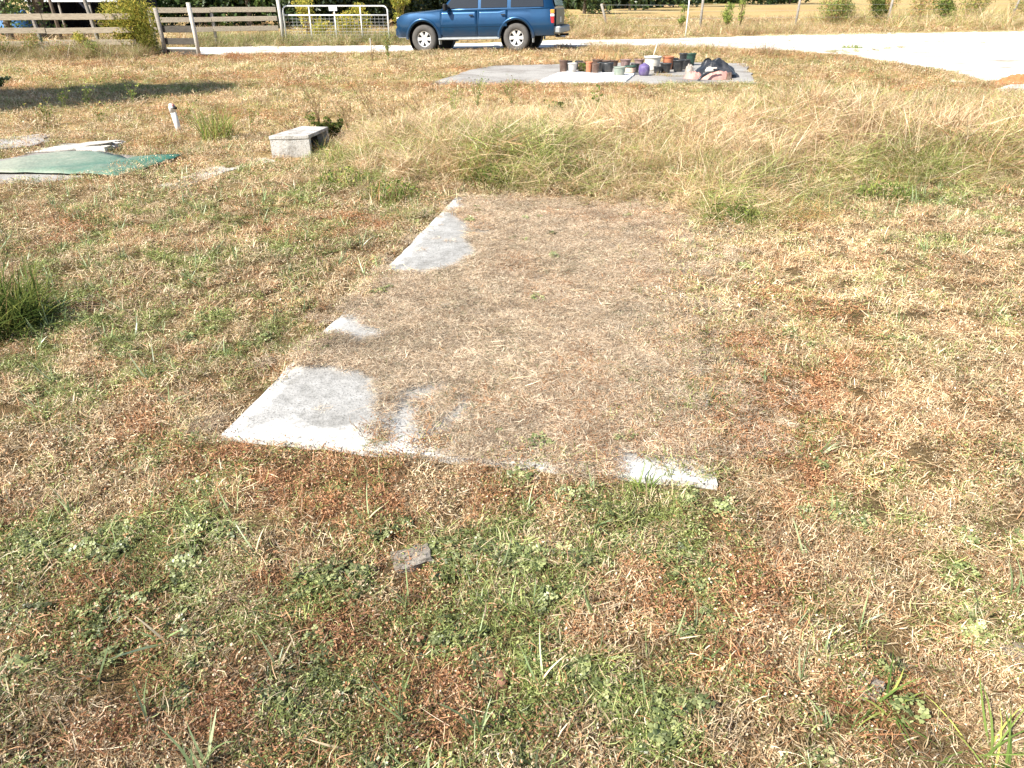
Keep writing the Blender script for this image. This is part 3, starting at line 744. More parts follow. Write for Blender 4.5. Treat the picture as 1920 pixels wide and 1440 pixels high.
p = gp(614, 262); sprig((p.x + .06, p.y), .24, 14, .20, .045, 120, (.9, .05, .20), 'dark green leafy weed growing against the open side of the concrete box', asp=.6)
p = gp(585, 236); sprig((p.x, p.y), .2, 5, .12, .035, 30, (.9, 0, .5), 'yellow-green small weed peeping over the back of the concrete box')

# ------------------------------------------------------------------ white pipe
M_pvc = simple('weathered_pvc', (.74, .72, .70), .5, .12, 12)
M_redcap = simple('red_paint', (.50, .22, .20), .5, .2, 20)
p = gp(337, 249); root = empty('standpipe', (p.x, p.y, th(p.x, p.y)), label='white plastic pipe with a red top sticking out of tall grass', cat='pipe')
tube_obj('pipe', [(0, 0, -.05), (-.012, 0, .1), (-.03, 0, .26)], .036, M_pvc, root, 12)
obj('elbow', *tube([(-.03, 0, .24), (-.034, 0, .30), (-.02, -.01, .325)], .041, 12), M_pvc, root, True)
tube_obj('cap', [(-.012, -.01, .318), (-.006, -.012, .338)], .020, M_redcap, root, 12)
tube_obj('spout', [(-.02, -.01, .30), (.035, -.02, .292)], .018, M_dark, root, 8)

# ------------------------------------------------------------------ left pad, green sheet, broken concrete
prop(slab_mesh('concrete_pad', PAD_LEFT, -.06, .014, M_conc_far, sub=.12, edge=.03), 'dusty concrete pad under the green sheet at the left edge', 'pad')
n = N('green_shade_cloth'); tc = n.n('ShaderNodeTexCoord').outputs['Object']
f = n.noise(2.4, 5, .6, tc); f2 = n.noise(40, 3, .6, tc)
gx = n.n('ShaderNodeSeparateXYZ'); n.l(tc, gx.inputs[0])
f9 = n.noise(7, 6, .7, tc); dust = n.math('ADD', n.math('MULTIPLY', gx.outputs[0], -.30), n.math('ADD', n.math('MULTIPLY', f, .5), n.math('MULTIPLY', f9, .45)))
k = n.mix(n.ramp(dust, [(.30, (0, 0, 0)), (.80, (.85, .85, .85))]), (.035, .15, .10), (.36, .36, .28))
k = n.mix(1.0, k, n.ramp(f2, [(.3, (.75, .75, .75)), (.7, (1.2, 1.2, 1.2))]), 'MULTIPLY')
M_green = n.principled(k, .55, 0, n.bump(f, .8, .03), .4)
outl = [(-260, 318), (-100, 313), (0, 310), (60, 299), (110, 291), (160, 289), (200, 293), (222, 297), (240, 303), (262, 300), (290, 297), (325, 297), (343, 299), (328, 308), (290, 318), (262, 328), (240, 334), (215, 338.5), (198, 334), (175, 333), (130, 332), (70, 330), (0, 330), (-120, 334), (-260, 338)]
G = gpoly(outl); cx_ = gp(200, 315)
bm = bmesh.new(); vs = [bm.verts.new((a - cx_.x, b - cx_.y, 0)) for a, b in G]; f = bm.faces.new(vs); bmesh.ops.triangulate(bm, faces=[f])
for _ in range(3):
    bmesh.ops.subdivide_edges(bm, edges=[e for e in bm.edges if e.calc_length() > .09], cuts=1); bmesh.ops.triangulate(bm, faces=bm.faces[:])
co = np.array([v.co[:] for v in bm.verts]); wx = co[:, 0] + cx_.x; wy = co[:, 1] + cx_.y
zz_ = .018 + .05 * np.abs(fbm(wx, wy, 3.1, 131, 4) - .5) * 1.1 + .02 * fbm(wx, wy * 2.5, 5, 133, 2)
rim = sstep(0, .10, in_poly(wx, wy, G)); zz_ = .02 + (zz_ - .005) * (.35 + .65 * rim) + .012 * (vnoise(wx * 9, wy * 9, 7)) * (1 - rim) + .03 * sstep(.2, .9, co[:, 0])
for v, z_ in zip(bm.verts, zz_): v.co.z = z_
bmesh.ops.recalc_face_normals(bm, faces=bm.faces[:])
geo = bmesh.ops.extrude_face_region(bm, geom=bm.faces[:]); 
for e in [g_0 for g_0 in geo['geom'] if isinstance(g_0, bmesh.types.BMVert)]: e.co.z += .004
o = bm_obj('green_sheet', bm, M_green, None, True); o.location = (cx_.x, cx_.y, 0)
prop(o, 'green plastic sheet, dusty at its left, spread over a concrete pad', 'sheet')
def chunk(px, py, s, mat, label, name='concrete_chunk', rz=0, sub=2, cat='rubble', group=None, sink=.3, seed=0, parent=None):
    p = gp(px, py) if not isinstance(px, Vector) else px
    bm = bmesh.new(); bmesh.ops.create_cube(bm, size=1)
    bmesh.ops.subdivide_edges(bm, edges=bm.edges[:], cuts=4, use_grid_fill=True)
    rs = np.random.default_rng(int(px * 7 + py) if not isinstance(px, Vector) else seed)
    off = rs.uniform(0, 50, 3)
    for v in bm.verts:
        c = v.co.copy(); l_ = max(abs(c.x), abs(c.y), abs(c.z)); rnd = c.normalized() * .5
        c = c.lerp(rnd, .35)
        k2 = 1 + (float(vnoise([c.x * 4 + off[0]], [c.y * 4 + off[1] + c.z * 3], 1)[0]) - .5) * .5 + (float(vnoise([c.x * 11 + off[0]], [c.y * 11 + c.z * 9], 2)[0]) - .5) * .2
        v.co = Vector((c.x * s[0] * k2, c.y * s[1] * k2, c.z * s[2] * k2))
    o = bm_obj(name, bm, mat, None, False); z = th(p.x, p.y)
    o.location = (p.x, p.y, z + s[2] * (.5 - sink)); o.rotation_euler = (rs.uniform(-.1, .1), rs.uniform(-.1, .1), rz)
    if label: prop(o, label, cat, group)
    return o
M_white_c = concrete('whitewashed_concrete', (.54, .51, .46), (.34, .30, .25), (.76, .73, .68), 3.5, .8)
chunk(140, 281, (.95, .38, .075), M_white_c, 'long whitish broken concrete piece lying behind the green sheet', rz=.12)
chunk(186, 283, (.42, .34, .10), M_white_c, 'speckled broken concrete block at the right end of the whitish piece', rz=-.1)
chunk(20, 270, (.8, .9, .06), concrete('grey_rubble', (.42, .40, .38), (.26, .24, .22), (.55, .53, .50), 3, .3), 'grey flat concrete slab fragment at the left edge behind the pad', rz=.3)
# half-buried strip of pale concrete in front of the box
STRIP = gpoly([(292, 350), (335, 354), (385, 338), (430, 322), (475, 310), (520, 303), (500, 296), (440, 300), (400, 312), (350, 330)])
prop(slab_mesh('footing_strip', STRIP, -.05, .006, M_white_c, sub=.08, edge=.04), 'half-buried pale concrete strip between green sheet and concrete box', 'footing')
# small stones in the near lawn
M_stone = concrete('grey_stone', (.28, .25, .21), (.17, .14, .11), (.36, .32, .28), 9, .4)
chunk(772, 1045, (.125, .09, .06), M_stone, 'grey stone with dry bits on it in the foreground lawn', 'stone', rz=.4, cat='stone', sink=.55)
chunk(1625, 1300, (.09, .06, .02), M_stone, 'small flat grey stone half hidden by grass near the lower right corner', 'stone', rz=.9, cat='stone', sink=.45)
chunk(1908, 1225, (.075, .06, .025), M_stone, 'pale stone at the right edge of the foreground', 'stone', rz=.1, cat='stone', sink=.45)
chunk(974, 880, (.05, .03, .02), M_white_c, 'tiny white stone at the front rim of the slab', 'stone', rz=.1, cat='stone', sink=.15)
chunk(1520, 380, (.22, .1, .06), M_stone, None, 'stone').hide_render = False
bpy.data.objects.remove(bpy.data.objects[[o.name for o in col.objects if o.name.startswith('stone')][-1]])
# a fallen brown leaf
M_leaf = simple('dead_leaf', (.25, .13, .08), .7, .3, 30)
p = gp(942, 1290); V = []; F = []
for i in range(7):
    t_ = i / 6; w2 = .013 * sin(pi * min(1, t_ * .9 + .08)); V += [(-w2, t_ * .055, .012 * sin(t_ * 3)), (0, t_ * .055, .004 + .012 * sin(t_ * 3) - .004), (w2, t_ * .055, .014 * sin(t_ * 3) + .004)]
for i in range(6):
    for j in (0, 1): F.append((i * 3 + j, i * 3 + j + 1, i * 3 + j + 4, i * 3 + j + 3))
o = obj('fallen_leaf', V, F, M_leaf, None, True); o.location = (p.x, p.y, th(p.x, p.y) + .022); o.rotation_euler = (.12, .35, .35)
sm = o.modifiers.new('thick', 'SOLIDIFY'); sm.thickness = .0008
prop(o, 'dry brown fallen leaf lying in clover at the bottom centre', 'leaf')

# ------------------------------------------------------------------ near plants
p = gp(-5, 615); clump((p.x, p.y), 950, (.18, .46), (.004, .008), .24, (.5, 1.5), (-1.8, -.4), (.97, .02, .27), 'dark green grass clump with arching blades at the left edge')
p = gp(410, 262); clump((p.x, p.y), 220, (.25, .55), (.005, .009), .22, (.7, 1.5), (-1.2, -.1), (.72, .02, .56), 'upright yellow-green grass clump beside the white pipe')
p = gp(1390, 412); clump((p.x, p.y), 190, (.08, .2), (.004, .008), .20, (.4, 1.4), (-1.4, -.1), (.96, 0, .42), 'dark green weedy clump at the front rim of the tall dry grass')
p = gp(1520, 405); clump((p.x, p.y), 260, (.15, .34), (.003, .006), .26, (.05, .9), (-.9, .2), (.05, .1, .68), 'pale flattened heap of straw at the rim of the tall grass')
p = gp(880, 345); clump((p.x, p.y), 200, (.14, .3), (.004, .007), .2, (.4, 1.4), (-1.5, -.2), (.6, .05, .52), 'yellow-green tuft just behind the far left corner of the slab')
p = gp(300, 272); clump((p.x, p.y), 260, (.15, .34), (.004, .007), .3, (.1, 1.2), (-1.6, -.2), (.06, .3, .52), 'matted brown grass heap behind the right tip of the green sheet')
p = gp(560, 300); clump((p.x + .55, p.y - .1), 170, (.12, .3), (.004, .008), .25, (.5, 1.4), (-1.4, -.2), (.85, .0, .62), 'bright green tuft in front of the concrete box at its right')
p = gp(606, 290); clump((p.x, p.y), 120, (.12, .26), (.004, .007), .13, (.6, 1.45), (-1.2, -.1), (.45, .05, .58), 'straw and green tuft standing before the shaded open side of the box')
for (a, b, n_2, L2, t_, lb) in [
    (930, 352, 340, (.10, .24), (.85, .02, .34), 'dark green weeds at the base of the tall grass behind the slab, left of centre'),
    (1010, 330, 420, (.12, .28), (.88, .02, .36), 'bushiest green weeds in the centre of the tall dry grass'),
    (1075, 345, 260, (.10, .22), (.7, .1, .38), 'olive weeds right of the bushiest ones behind the slab'),
    (1370, 418, 300, (.07, .18), (.95, 0, .34), 'low dark weeds spilling from the tall grass near the slab corner'),
    (650, 350, 260, (.10, .26), (.85, 0, .52), 'bright green grass tuft at the left end of the tall grass'),
    (735, 372, 220, (.10, .24), (.8, .05, .50), 'green grass tuft left of the slab back corner'),
    (1650, 372, 260, (.10, .26), (.92, 0, .42), 'green grass tuft at the right front rim of the tall grass')]:
    p = gp(a, b); clump((p.x, p.y), n_2, L2, (.004, .010), .26, (.3, 1.4), (-1.5, .1), t_, lb, extra=[leaf_cloud([(0, 0, .09, .24, .2, .09)], n_2, .03, .5)])
p = gp(1470, 418); clump((p.x, p.y), 300, (.14, .34), (.003, .006), .3, (-.05, .6), (-.7, .3), (.02, .15, .60), 'collapsed straw heap hanging over the lawn right of the slab')
p = gp(1180, 392); clump((p.x, p.y), 260, (.10, .26), (.003, .006), .34, (-.05, .7), (-.8, .3), (.08, .2, .56), 'collapsed straw spilling on the back rim of the slab')
for (a, b, h_, sd_, t_, lb) in [
    (350, 232, .40, .26, (.5, .1, .50), 'scruffy half dry weed just behind the white pipe'),
    (470, 240, .42, .26, (.35, .2, .50), 'scruffy weed between the upright grass clump and the concrete box'),
    (90, 235, .38, .24, (.6, .1, .52), 'scruffy weed leftmost beyond the concrete pad'),
    (190, 232, .38, .26, (.4, .2, .50), 'scruffy weed beyond the whitish concrete pieces'),
    (165, 200, .42, .22, (.97, 0, .62), 'thin light green weed sprays standing in the tree shade'),
    (250, 196, .40, .20, (.97, 0, .60), 'light green leafy sprig in the middle of the tree shade'),
    (120, 205, .36, .18, (.9, 0, .50), 'olive weed sprig leftmost in the tree shade')]:
    p = gp(a, b); sprig((p.x, p.y), h_, 6, sd_, .035, 12, t_, lb, asp=.6, lean=(.2, 0))
wires = [(600, 235, .62), (655, 245, .55), (700, 225, .70), (745, 250, .55), (560, 262, .4), (790, 228, .5)]
for i, (a, b, h_) in enumerate(wires):
    p = gp(a, b); sprig((p.x, p.y), h_, 10, .30, .025, 14, (.25, .1, .42), None, smat=M_stem, lean=(-.25, 0), sr=.0048)
wl = ['wiry brown weed nearest the concrete box top', 'wiry brown weed leaning left in front of the first tall one', 'tallest wiry brown weed between box and slab', 'low wiry weed at the left rim of the tall dry grass',
      'short wiry weed right beside the concrete box', 'wiry weed rightmost of the brown ones']
ws = [o for o in col.objects if o.name.startswith('weed_plant') and 'label' not in o]
for o, l_ in zip(ws, wl): prop(o, l_, 'weed', 'wiry brown weeds left of the tall grass')
yg = [(895, 205, .55, 'yellow-green bushy weed in front of the left end of the far pad'), (960, 200, .50, 'yellow-green weed beside the dark leafy branch'), (850, 212, .4, 'short yellow-green weed leftmost of the three'), ]
for a, b, h_, l_ in yg:
    p = gp(a, b); sprig((p.x, p.y), h_, 10, .26, .03, 14, (.8, .05, .56), l_, group='yellow-green weeds before the far pad', asp=.5)
p = gp(1030, 222); sprig((p.x, p.y), .28, 7, .34, .055, 22, (.96, 0, .32), 'dark green broad-leaved weed spreading low before the far pad', asp=.55, lean=(.3, 0))
p = gp(1120, 238); sprig((p.x, p.y), .42, 3, .08, .05, 9, (.96, 0, .42), 'small green sapling alone in the tall dry grass', asp=.55)
p = gp(1050, 300); sprig((p.x, p.y), .22, 5, .14, .05, 16, (1, 0, .38), 'bluish green weed in the middle of the tall dry grass', asp=.4)
p = gp(1345, 820); clump((p.x, p.y), 60, (.03, .07), (.006, .010), .06, (.3, 1.3), (-1.2, 0), (1, 0, .5), 'small bright green weed beside the right front of the slab', 'weed', 'weed_plant')
p = gp(1205, 925); clump((p.x, p.y), 26, (.07, .14), (.0035, .006), .03, (.7, 1.45), (-1.1, 0), (1, 0, .62), 'bright grass tuft rising in front of the small bare corner')
p = gp(1655, 1335); clump((p.x, p.y), 20, (.10, .18), (.004, .007), .03, (.3, 1.2), (-.9, 0), (1, 0, .62), 'pale green broad blades beside the small flat stone')
p = gp(1860, 1430); clump((p.x, p.y), 30, (.12, .22), (.004, .007), .05, (.3, 1.2), (-.9, 0), (1, 0, .66), 'light green grass tuft in the lower right corner')
p = gp(10, 172); sprig((p.x - .2, p.y), .35, 14, .35, .07, 60, (1, 0, .25), 'dark low bush at the left edge beyond the tree shade', 'bush', mat=M_tree, asp=.6, name='low_bush')
# gate weeds
p = gp(728, 112); sprig((p.x, p.y), .75, 14, .12, .05, 26, (.7, .1, .52), 'slender green and straw weed standing before the white gate', asp=.35, sr=.006)
p = gp(698, 122); sprig((p.x, p.y), .6, 5, .16, .04, 6, (.1, .5, .5), 'dry rusty weed beside a grey stick before the gate', smat=M_stem, sr=.006)
p = gp(699, 112); o = tube_obj('broken_stick', [(p.x, p.y, 0), (p.x - .02, p.y, .3), (p.x - .03, p.y, .55)], .013, simple('grey_wood', (.40, .38, .36), .9, .2), None, 6); prop(o, 'thin grey stick upright before the right half of the gate', 'stick')

# ------------------------------------------------------------------ far pad and the pots
prop(slab_mesh('pot_pad', PAD_FAR, -.06, .03, M_conc_far, sub=.2, edge=.05), 'long grey concrete pad with plant pots on it', 'pad')
M_sheet = simple('white_sheet', (.82, .81, .79), .7, .05, 5, bump=.4)
WS = gpoly([(1012, 157), (1030, 148), (1048, 141), (1062, 137.5), (1085, 139), (1110, 142), (1135, 138.5), (1160, 142), (1191, 141), (1183, 149), (1174, 156.5), (1120, 157.5), (1060, 157.5)])
o = slab_mesh('white_board', WS, .03, .06, M_sheet, sub=.1, edge=.02); prop(o, 'white sheet lying in front of the left pots', 'sheet')
Zp = .031
M_black = simple('black_plastic', (.022, .024, .026), .45, .3, 9, spec=.5, dirt=((.10, .09, .08), .5))
M_brownp = simple('brown_plastic', (.10, .06, .045), .6, .3, 9, dirt=((.22, .17, .13), .5))
M_greyp = simple('grey_plastic', (.38, .375, .36), .6, .15, 9, dirt=((.22, .19, .16), .6))
M_orange = simple('terracotta_plastic', (.42, .15, .075), .7, .25, 9, dirt=((.25, .18, .12), .6))
M_wht = simple('white_bucket', (.66, .63, .56), .55, .1, 9, dirt=((.38, .33, .26), .5))
M_purple = simple('purple_plastic', (.12, .085, .22), .55, .2, 9, dirt=((.3, .28, .3), .4))
M_gg = simple('grey_green_plastic', (.20, .24, .20), .6, .2, 9, dirt=((.3, .28, .24), .5))
M_dgreen = simple('dark_green_plastic', (.03, .07, .05), .5, .2, 9)
M_soil = simple('potting_soil', (.07, .045, .03), .95, .4, 40, bump=.8)
M_tan = simple('faded_tan', (.62, .45, .34), .7, .15, 12)
M_labelp = simple('faded_pink', (.26, .18, .17), .7, .3, 14, dirt=((.12, .08, .06), .7))
def pot(px, py, r, h, mat, label, cat='pot', taper=.78, rim=True, z=Zp, n=20, rz=0, tilt=(0, 0), belly=0, soil=True, name='plant_pot', group='plant pots on the far pad', handle=False, band=None):
    p = gp(px, py, z) if not isinstance(px, Vector) else px
    root = empty(name, (p.x, p.y, p.z), rz, label=label, cat=cat, group=group); root.rotation_euler = (tilt[0], tilt[1], rz)
    rb = r * taper
    pr = [(rb * .9, 0), (rb, .008)]
    for i in range(1, 7):
        t_ = i / 7; pr.append((rb + (r - rb) * t_ + belly * sin(pi * t_), h * t_))
    if rim: pr += [(r * .99, h * .88), (r * 1.06, h * .89), (r * 1.07, h), (r * .98, h)]
    else: pr += [(r, h), (r * .97, h)]
    pr += [(r * .93, h * .8)]
    obj('shell', *lathe(pr, n), mat, root, True)
    if soil:
        V, F = lathe([(.001, h * .84), (r * .5, h * .845), (r * .94, h * .82)], 14, False); obj('soil', V, F, M_soil, root)
    if handle:
        tube_obj('handle', [(-r, 0, h * .9), (-r * 1.25, -.03, h * .55), (-r * .9, -.06, h * .25)], .006, M_greyp, root, 6)
    if band:
        obj('label_band', *lathe([(rb + (r - rb) * .25 + .002, h * .25), (rb + (r - rb) * .8 + .003, h * .8)], n, False), band, root, True)
    return root
def px2m(px, py): return px / FPX * (gp(960, py, Zp).y * cos(TH) + CAM_H * sin(TH))
K = .0110   # metres per photo pixel at the pads distance
def sz(wpx): return wpx * .0128 / 2
pot(1056, 136.5, sz(15), .27, M_brownp, 'dark brown pot at the left end of the row')
pot(1073, 137.5, sz(16.5), .22, M_greyp, 'light grey pot second from the left of the row')
pot(1091, 134, sz(15), .20, M_brownp, 'small brown pot holding an olive green plant')
pot(1104, 138, sz(12), .25, M_orange, 'narrow orange pot in the left half of the row', taper=.85)
pot(1116, 139, sz(13), .22, M_brownp, 'dark brown pot right of the narrow orange pot')
pot(1126, 134, sz(13), .20, M_black, 'black pot half hidden behind the brown one')
pot(1138, 137.5, sz(22), .23, M_black, 'wide black pot in the middle of the row', rim=False, belly=.01)
pot(1161, 143.5, sz(20), .20, M_gg, 'grey-green pail with wire handle standing forward of the row', handle=True, name='pail', cat='pail', taper=.85)
pot(1181, 139.5, sz(20), .18, M_dgreen, 'dark green pot with a faded tan band', band=M_tan)
pot(1120, 128, sz(20), .20, M_brownp, 'faded brown pot in the back row behind the orange one')
pot(1150, 127, sz(18), .17, M_brownp, 'low brown pot in the back row behind the wide black pot')
pot(1172, 127, sz(20), .19, M_labelp, 'faded pinkish pot in the back row left of the white bucket')
pot(1197, 130, sz(18), .23, M_labelp, 'pinkish pot directly behind the purple jug')
pot(1065, 131, sz(15), .20, M_black, 'black pot at the back between the first two pots')
pot(1085, 130, sz(15), .19, M_black, 'black pot at the back behind the olive plant')
pot(1136, 129, sz(16), .19, M_brownp, 'brown pot in the back row directly behind the wide black pot')
pot(1190, 136, sz(15), .19, M_black, 'black pot wedged left of the purple jug')
pot(1232, 137, sz(14), .14, M_black, 'low black pot in the shade of the white bucket')
pot(1285, 130, sz(16), .22, M_black, 'black pot next to the crumpled pale bag')
# purple jug
root = pot(1207, 141.5, sz(18), .20, M_purple, 'rounded purple jug in front of the white bucket', 'jug', taper=.85, rim=False, belly=.018, soil=False, name='purple_jug', group=None)
obj('shoulder', *lathe([(sz(18), .195), (sz(18) * .75, .225), (sz(18) * .4, .235), (sz(18) * .35, .25), (.002, .25)], 18, False), M_purple, root, True)
root = pot(1222, 132, sz(31), .31, M_wht, 'large white bucket with a stick leaning in it', 'bucket', taper=.8, rim=True, name='white_bucket', group=None)
p = gp(1220, 132, Zp); o = tube_obj('wooden_stick', [(p.x, p.y + .02, .1), (p.x + .04, p.y + .02, .35), (p.x + .105, p.y + .02, .60)], .014, simple('pale_wood', (.62, .54, .42), .8, .15), None, 8); prop(o, 'pale wooden stick standing in the white bucket', 'stick')
pot(1247, 136, sz(20), .20, M_black, 'black pot right of the white bucket')
pot(1251, 130, sz(20), .29, M_orange, 'rusty orange pot behind a black one', taper=.85)
pot(1271, 134, sz(20), .25, M_black, 'tall black pot right of the orange one')
pot(1262, 129, sz(17), .24, M_black, 'black pot in the back row behind the tall black one')
pot(1279, 124, sz(15), .30, M_black, 'dark pot raised at the back behind the plastic bag')
pot(1293, 122, sz(21), .28, M_dgreen, 'wide dark green pot rearmost of the row')
# plants in pots
def bristle(px, py, h, n, tint, label, rad=.12, z=.2, e0=(.9, 1.5), cat='dead plant'):
    p = gp(px, py, Zp); parts = [strips(n, rad, (h * .5, h), (.006, .011), e0, (-.8, .1), seg=4)]
    o = plant_obj('dead_plant', parts, tint, M_weed); o.location = (p.x, p.y, z); return prop(o, label, cat)
bristle(1126, 127, .36, 60, (0, .75, .66), 'orange dry stalks rising from the back row of pots', .2)
bristle(1158, 127, .34, 40, (.05, .45, .66), 'tan dry stalks above the low brown pot', .2)
bristle(1105, 137, .5, 10, (0, .2, .75), 'pale dry stalk standing in the narrow orange pot', .03)
bristle(1056, 136, .2, 36, (0, .6, .5), 'drooping dead plant in the leftmost pot', .07)
bristle(1198, 130, .16, 40, (0, .3, .62), 'withered mauve plant in the pinkish pot', .1, .2)
bristle(1290, 122, .28, 22, (.3, .1, .7), 'thin straw stalks in the rearmost pot', .1, .25)
p = gp(1091, 136, Zp); plant = plant_obj('potted_plant', leaf_cloud([(0, 0, .02, .10, .10, .12)], 240, .045), (.8, .1, .38), M_weed); plant.location = (p.x, p.y, .12); prop(plant, 'olive green plant spilling from a small pot', 'plant')
p = gp(1240, 141, Zp); clump((p.x, p.y), 220, (.06, .14), (.004, .008), .22, (.6, 1.5), (-1, 0), (.15, .1, .66), 'pale yellow grass growing in a pad crack below the black pots')
p = gp(1265, 143, Zp); clump((p.x, p.y), 200, (.05, .10), (.004, .008), .22, (.6, 1.5), (-1, 0), (.35, .1, .62), 'short yellowish grass in front of the pink bag')
# black plastic heap, bags
def heap(name, px, py, rad, h, mat, label, cat, seed, spk=.35, z=Zp, n1=40, n2=12, sharp=1.6):
    p = gp(px, py, z); V = []; F = []
    for i in range(n2 + 1):
        t_ = i / n2; rr2 = t_
        for k2 in range(n1):
            a = 2 * pi * k2 / n1
            q = float(vnoise([cos(a) * 2 + seed + rr2 * 2.2], [sin(a) * 2 + seed], 5)[0]); q2 = float(vnoise([cos(a) * rr2 * 5 + seed], [sin(a) * rr2 * 5 + 3], 6)[0]); q3 = float(vnoise([cos(a) * rr2 * 13 + seed], [sin(a) * rr2 * 13 + 3], 8)[0])
            R_ = (1 + (q - .5) * spk)
            x_ = cos(a) * rad[0] * rr2 * R_; y_ = sin(a) * rad[1] * rr2 * R_
            rdg = abs(float(vnoise([cos(a) * rr2 * 4 + seed * 3], [sin(a) * rr2 * 4 + seed], 9)[0]) - .5) * 2
            zz2 = h * max(0, (1 - rr2 ** sharp)) * (.72 + .35 * q2) * (1 - .30 * rdg) + .10 * h * (q3 - .5)
            if i == n2: zz2 = 0
            V.append((x_, y_, max(0, zz2)))
    for i in range(n2):
        for k2 in range(n1): F.append((i * n1 + k2, i * n1 + (k2 + 1) % n1, (i + 1) * n1 + (k2 + 1) % n1, (i + 1) * n1 + k2))
    o = obj(name, V, F, mat, None, False); o.location = (p.x, p.y, z)
    return prop(o, label, cat)
M_bag = simple('pink_bag', (.52, .27, .23), .6, .12, 7, bump=.5)
M_film = simple('black_film', (.018, .02, .024), .32, .3, 8, spec=.6, bump=.6, dirt=((.09, .09, .10), .5))
heap('black_plastic_heap', 1336, 138, (.50, .34), .34, M_film, 'crumpled heap of black plastic on top of pink bags', 'plastic heap', 3.3, .5, z=.10, sharp=1.9)
heap('soil_bag', 1299, 147, (.20, .17), .14, M_bag, 'pink bag at the left front below the black plastic', 'bag', 8.1, .15, sharp=5)
heap('soil_bag', 1342, 148, (.33, .20), .17, M_bag, 'large pink bag at the front below the black plastic', 'bag', 5.7, .15, sharp=6)
heap('black_flap', 1372, 144, (.17, .2), .15, M_film, 'black plastic flap draped at the right end of the bags', 'plastic sheet', 15.7, .4, sharp=1.5)
heap('clear_bag', 1292, 136, (.10, .12), .20, simple('clear_film', (.34, .29, .25), .45, .35, 12, spec=.5), 'crumpled pale grey bag between the pots and the black plastic', 'bag', 12.7, .3, sharp=3.5)
p = gp(1319, 150, Zp); o = obj('black_strap', *tube([(p.x - .16, p.y - .14, .01), (p.x - .06, p.y - .08, .11), (p.x + .10, p.y - .02, .19), (p.x + .3, p.y, .23)], [.02, .03, .03, .02], 6), M_film, None, True); prop(o, 'black plastic strip hanging down between the two pink bags', 'plastic strip')
p = gp(1333, 131, .2); box_obj('white_tray', (p.x, p.y - .05, .24), (.22, .04, .03), M_wht, None, rz=.05); prop(bpy.data.objects['white_tray'], 'white strip lying on the front of the black plastic heap', 'tray')
heap('white_tub', 1330, 133, (.085, .06), .08, M_wht, 'white tub on top of the black plastic heap', 'tub', 2.2, .1, z=.33, sharp=3)

pot(Vector((gp(1318, 140).x, gp(1318, 140).y, .20)), 0, .10, .2, M_black, 'black pot lying tipped on the left of the plastic heap', tilt=(1.2, .5), soil=False)
pot(Vector((gp(1352, 140).x, gp(1352, 140).y, .24)), 0, .11, .2, M_black, 'black pot lying upside down on the right of the plastic heap', tilt=(2.4, .5), soil=False)
heap('bag_end', 1366, 149, (.07, .12), .15, M_brownp, 'dark brown end of a bag right of the pink ones', 'bag', 1.7, .2, sharp=5)

# ------------------------------------------------------------------ far right edge
heap('orange_sheet', 1912, 160, (.55, .3), .22, simple('orange_plastic', (.62, .16, .06), .6, .15, 5), 'orange-red sheet heaped at the right edge by the white road', 'sheet', 4.2, .3, z=.0, sharp=3)
heap('pale_rubble', 1925, 170, (.7, .3), .12, M_white_c, 'low grey rubble in front of the orange-red sheet', 'rubble', 6.2, .3, z=.0, sharp=3)

# ------------------------------------------------------------------ plank fences, gate, wire fence
def wood(name, a, b):
    n = N(name); tc = n.n('ShaderNodeTexCoord').outputs['Object']
    mp = n.n('ShaderNodeMapping'); mp.inputs['Scale'].default_value = (1.2, 14, 14); n.l(tc, mp.inputs[0])
    f = n.noise(3, 5, .65, mp.outputs[0]); f2 = n.noise(1.5, 4, .6, tc)
    k = n.ramp(f, [(.3, b), (.65, a)]); k = n.mix(n.math('MULTIPLY', f2, .4), k, tuple(v * .8 for v in a))
    return n.principled(k, .95, 0, n.bump(f, .6, .01), .1)
M_plank = wood('weathered_plank', (.50, .43, .33), (.27, .22, .165))
M_plank_shaded = wood('shaded_plank', (.11, .10, .085), (.05, .045, .04))  # boards turned from the sun: their shade is put into the wood colour
M_post = wood('weathered_post', (.36, .33, .29), (.17, .15, .13))
M_postp = wood('pale_post', (.60, .57, .52), (.36, .33, .29))
def gxy(px, py): p = gp(px, py); return Vector((p.x, p.y, 0))
# near plank fence (left)
fa0, fa1 = gxy(-420, 112), gxy(262, 104.5)
root = empty('plank_fence', tuple(fa0), label='weathered three-board fence at the left, overgrown with weeds', cat='fence')
def loc_(v): return v - fa0
for (z_, w_) in ((1.06, .16), (.70, .15), (.36, .15)):
    for i in range(4):
        a = fa0.lerp(fa1, i / 4); b = fa0.lerp(fa1, (i + 1) / 4); g2 = (b - a).normalized() * .012
        sag = random.uniform(-.02, .02)
        beam_obj('board', loc_(a + g2) + Vector((0, 0, z_ + sag)), loc_(b - g2) + Vector((0, 0, z_ + random.uniform(-.02, .02))), .028, w_, M_plank, root, jit=.006)
for (px, h_, py, ln, rr2) in ((86, 1.12, 105, (-.02, 0), .055), (197, 1.62, 103, (-.03, 0), .06), (-120, 1.2, 109, (0, 0), .06)):
    p = loc_(gxy(px, py)) + Vector((0, -.07 if px == 197 else .07, 0))
    V, F = tube([p + Vector((ln[0] * i, .004 * i, h_ * i / 6 - .1)) for i in range(7)], [rr2 * (1.1 - .04 * i) * random.uniform(.92, 1.08) for i in range(7)], 9)
    obj('post', V, F, M_post, root, False)
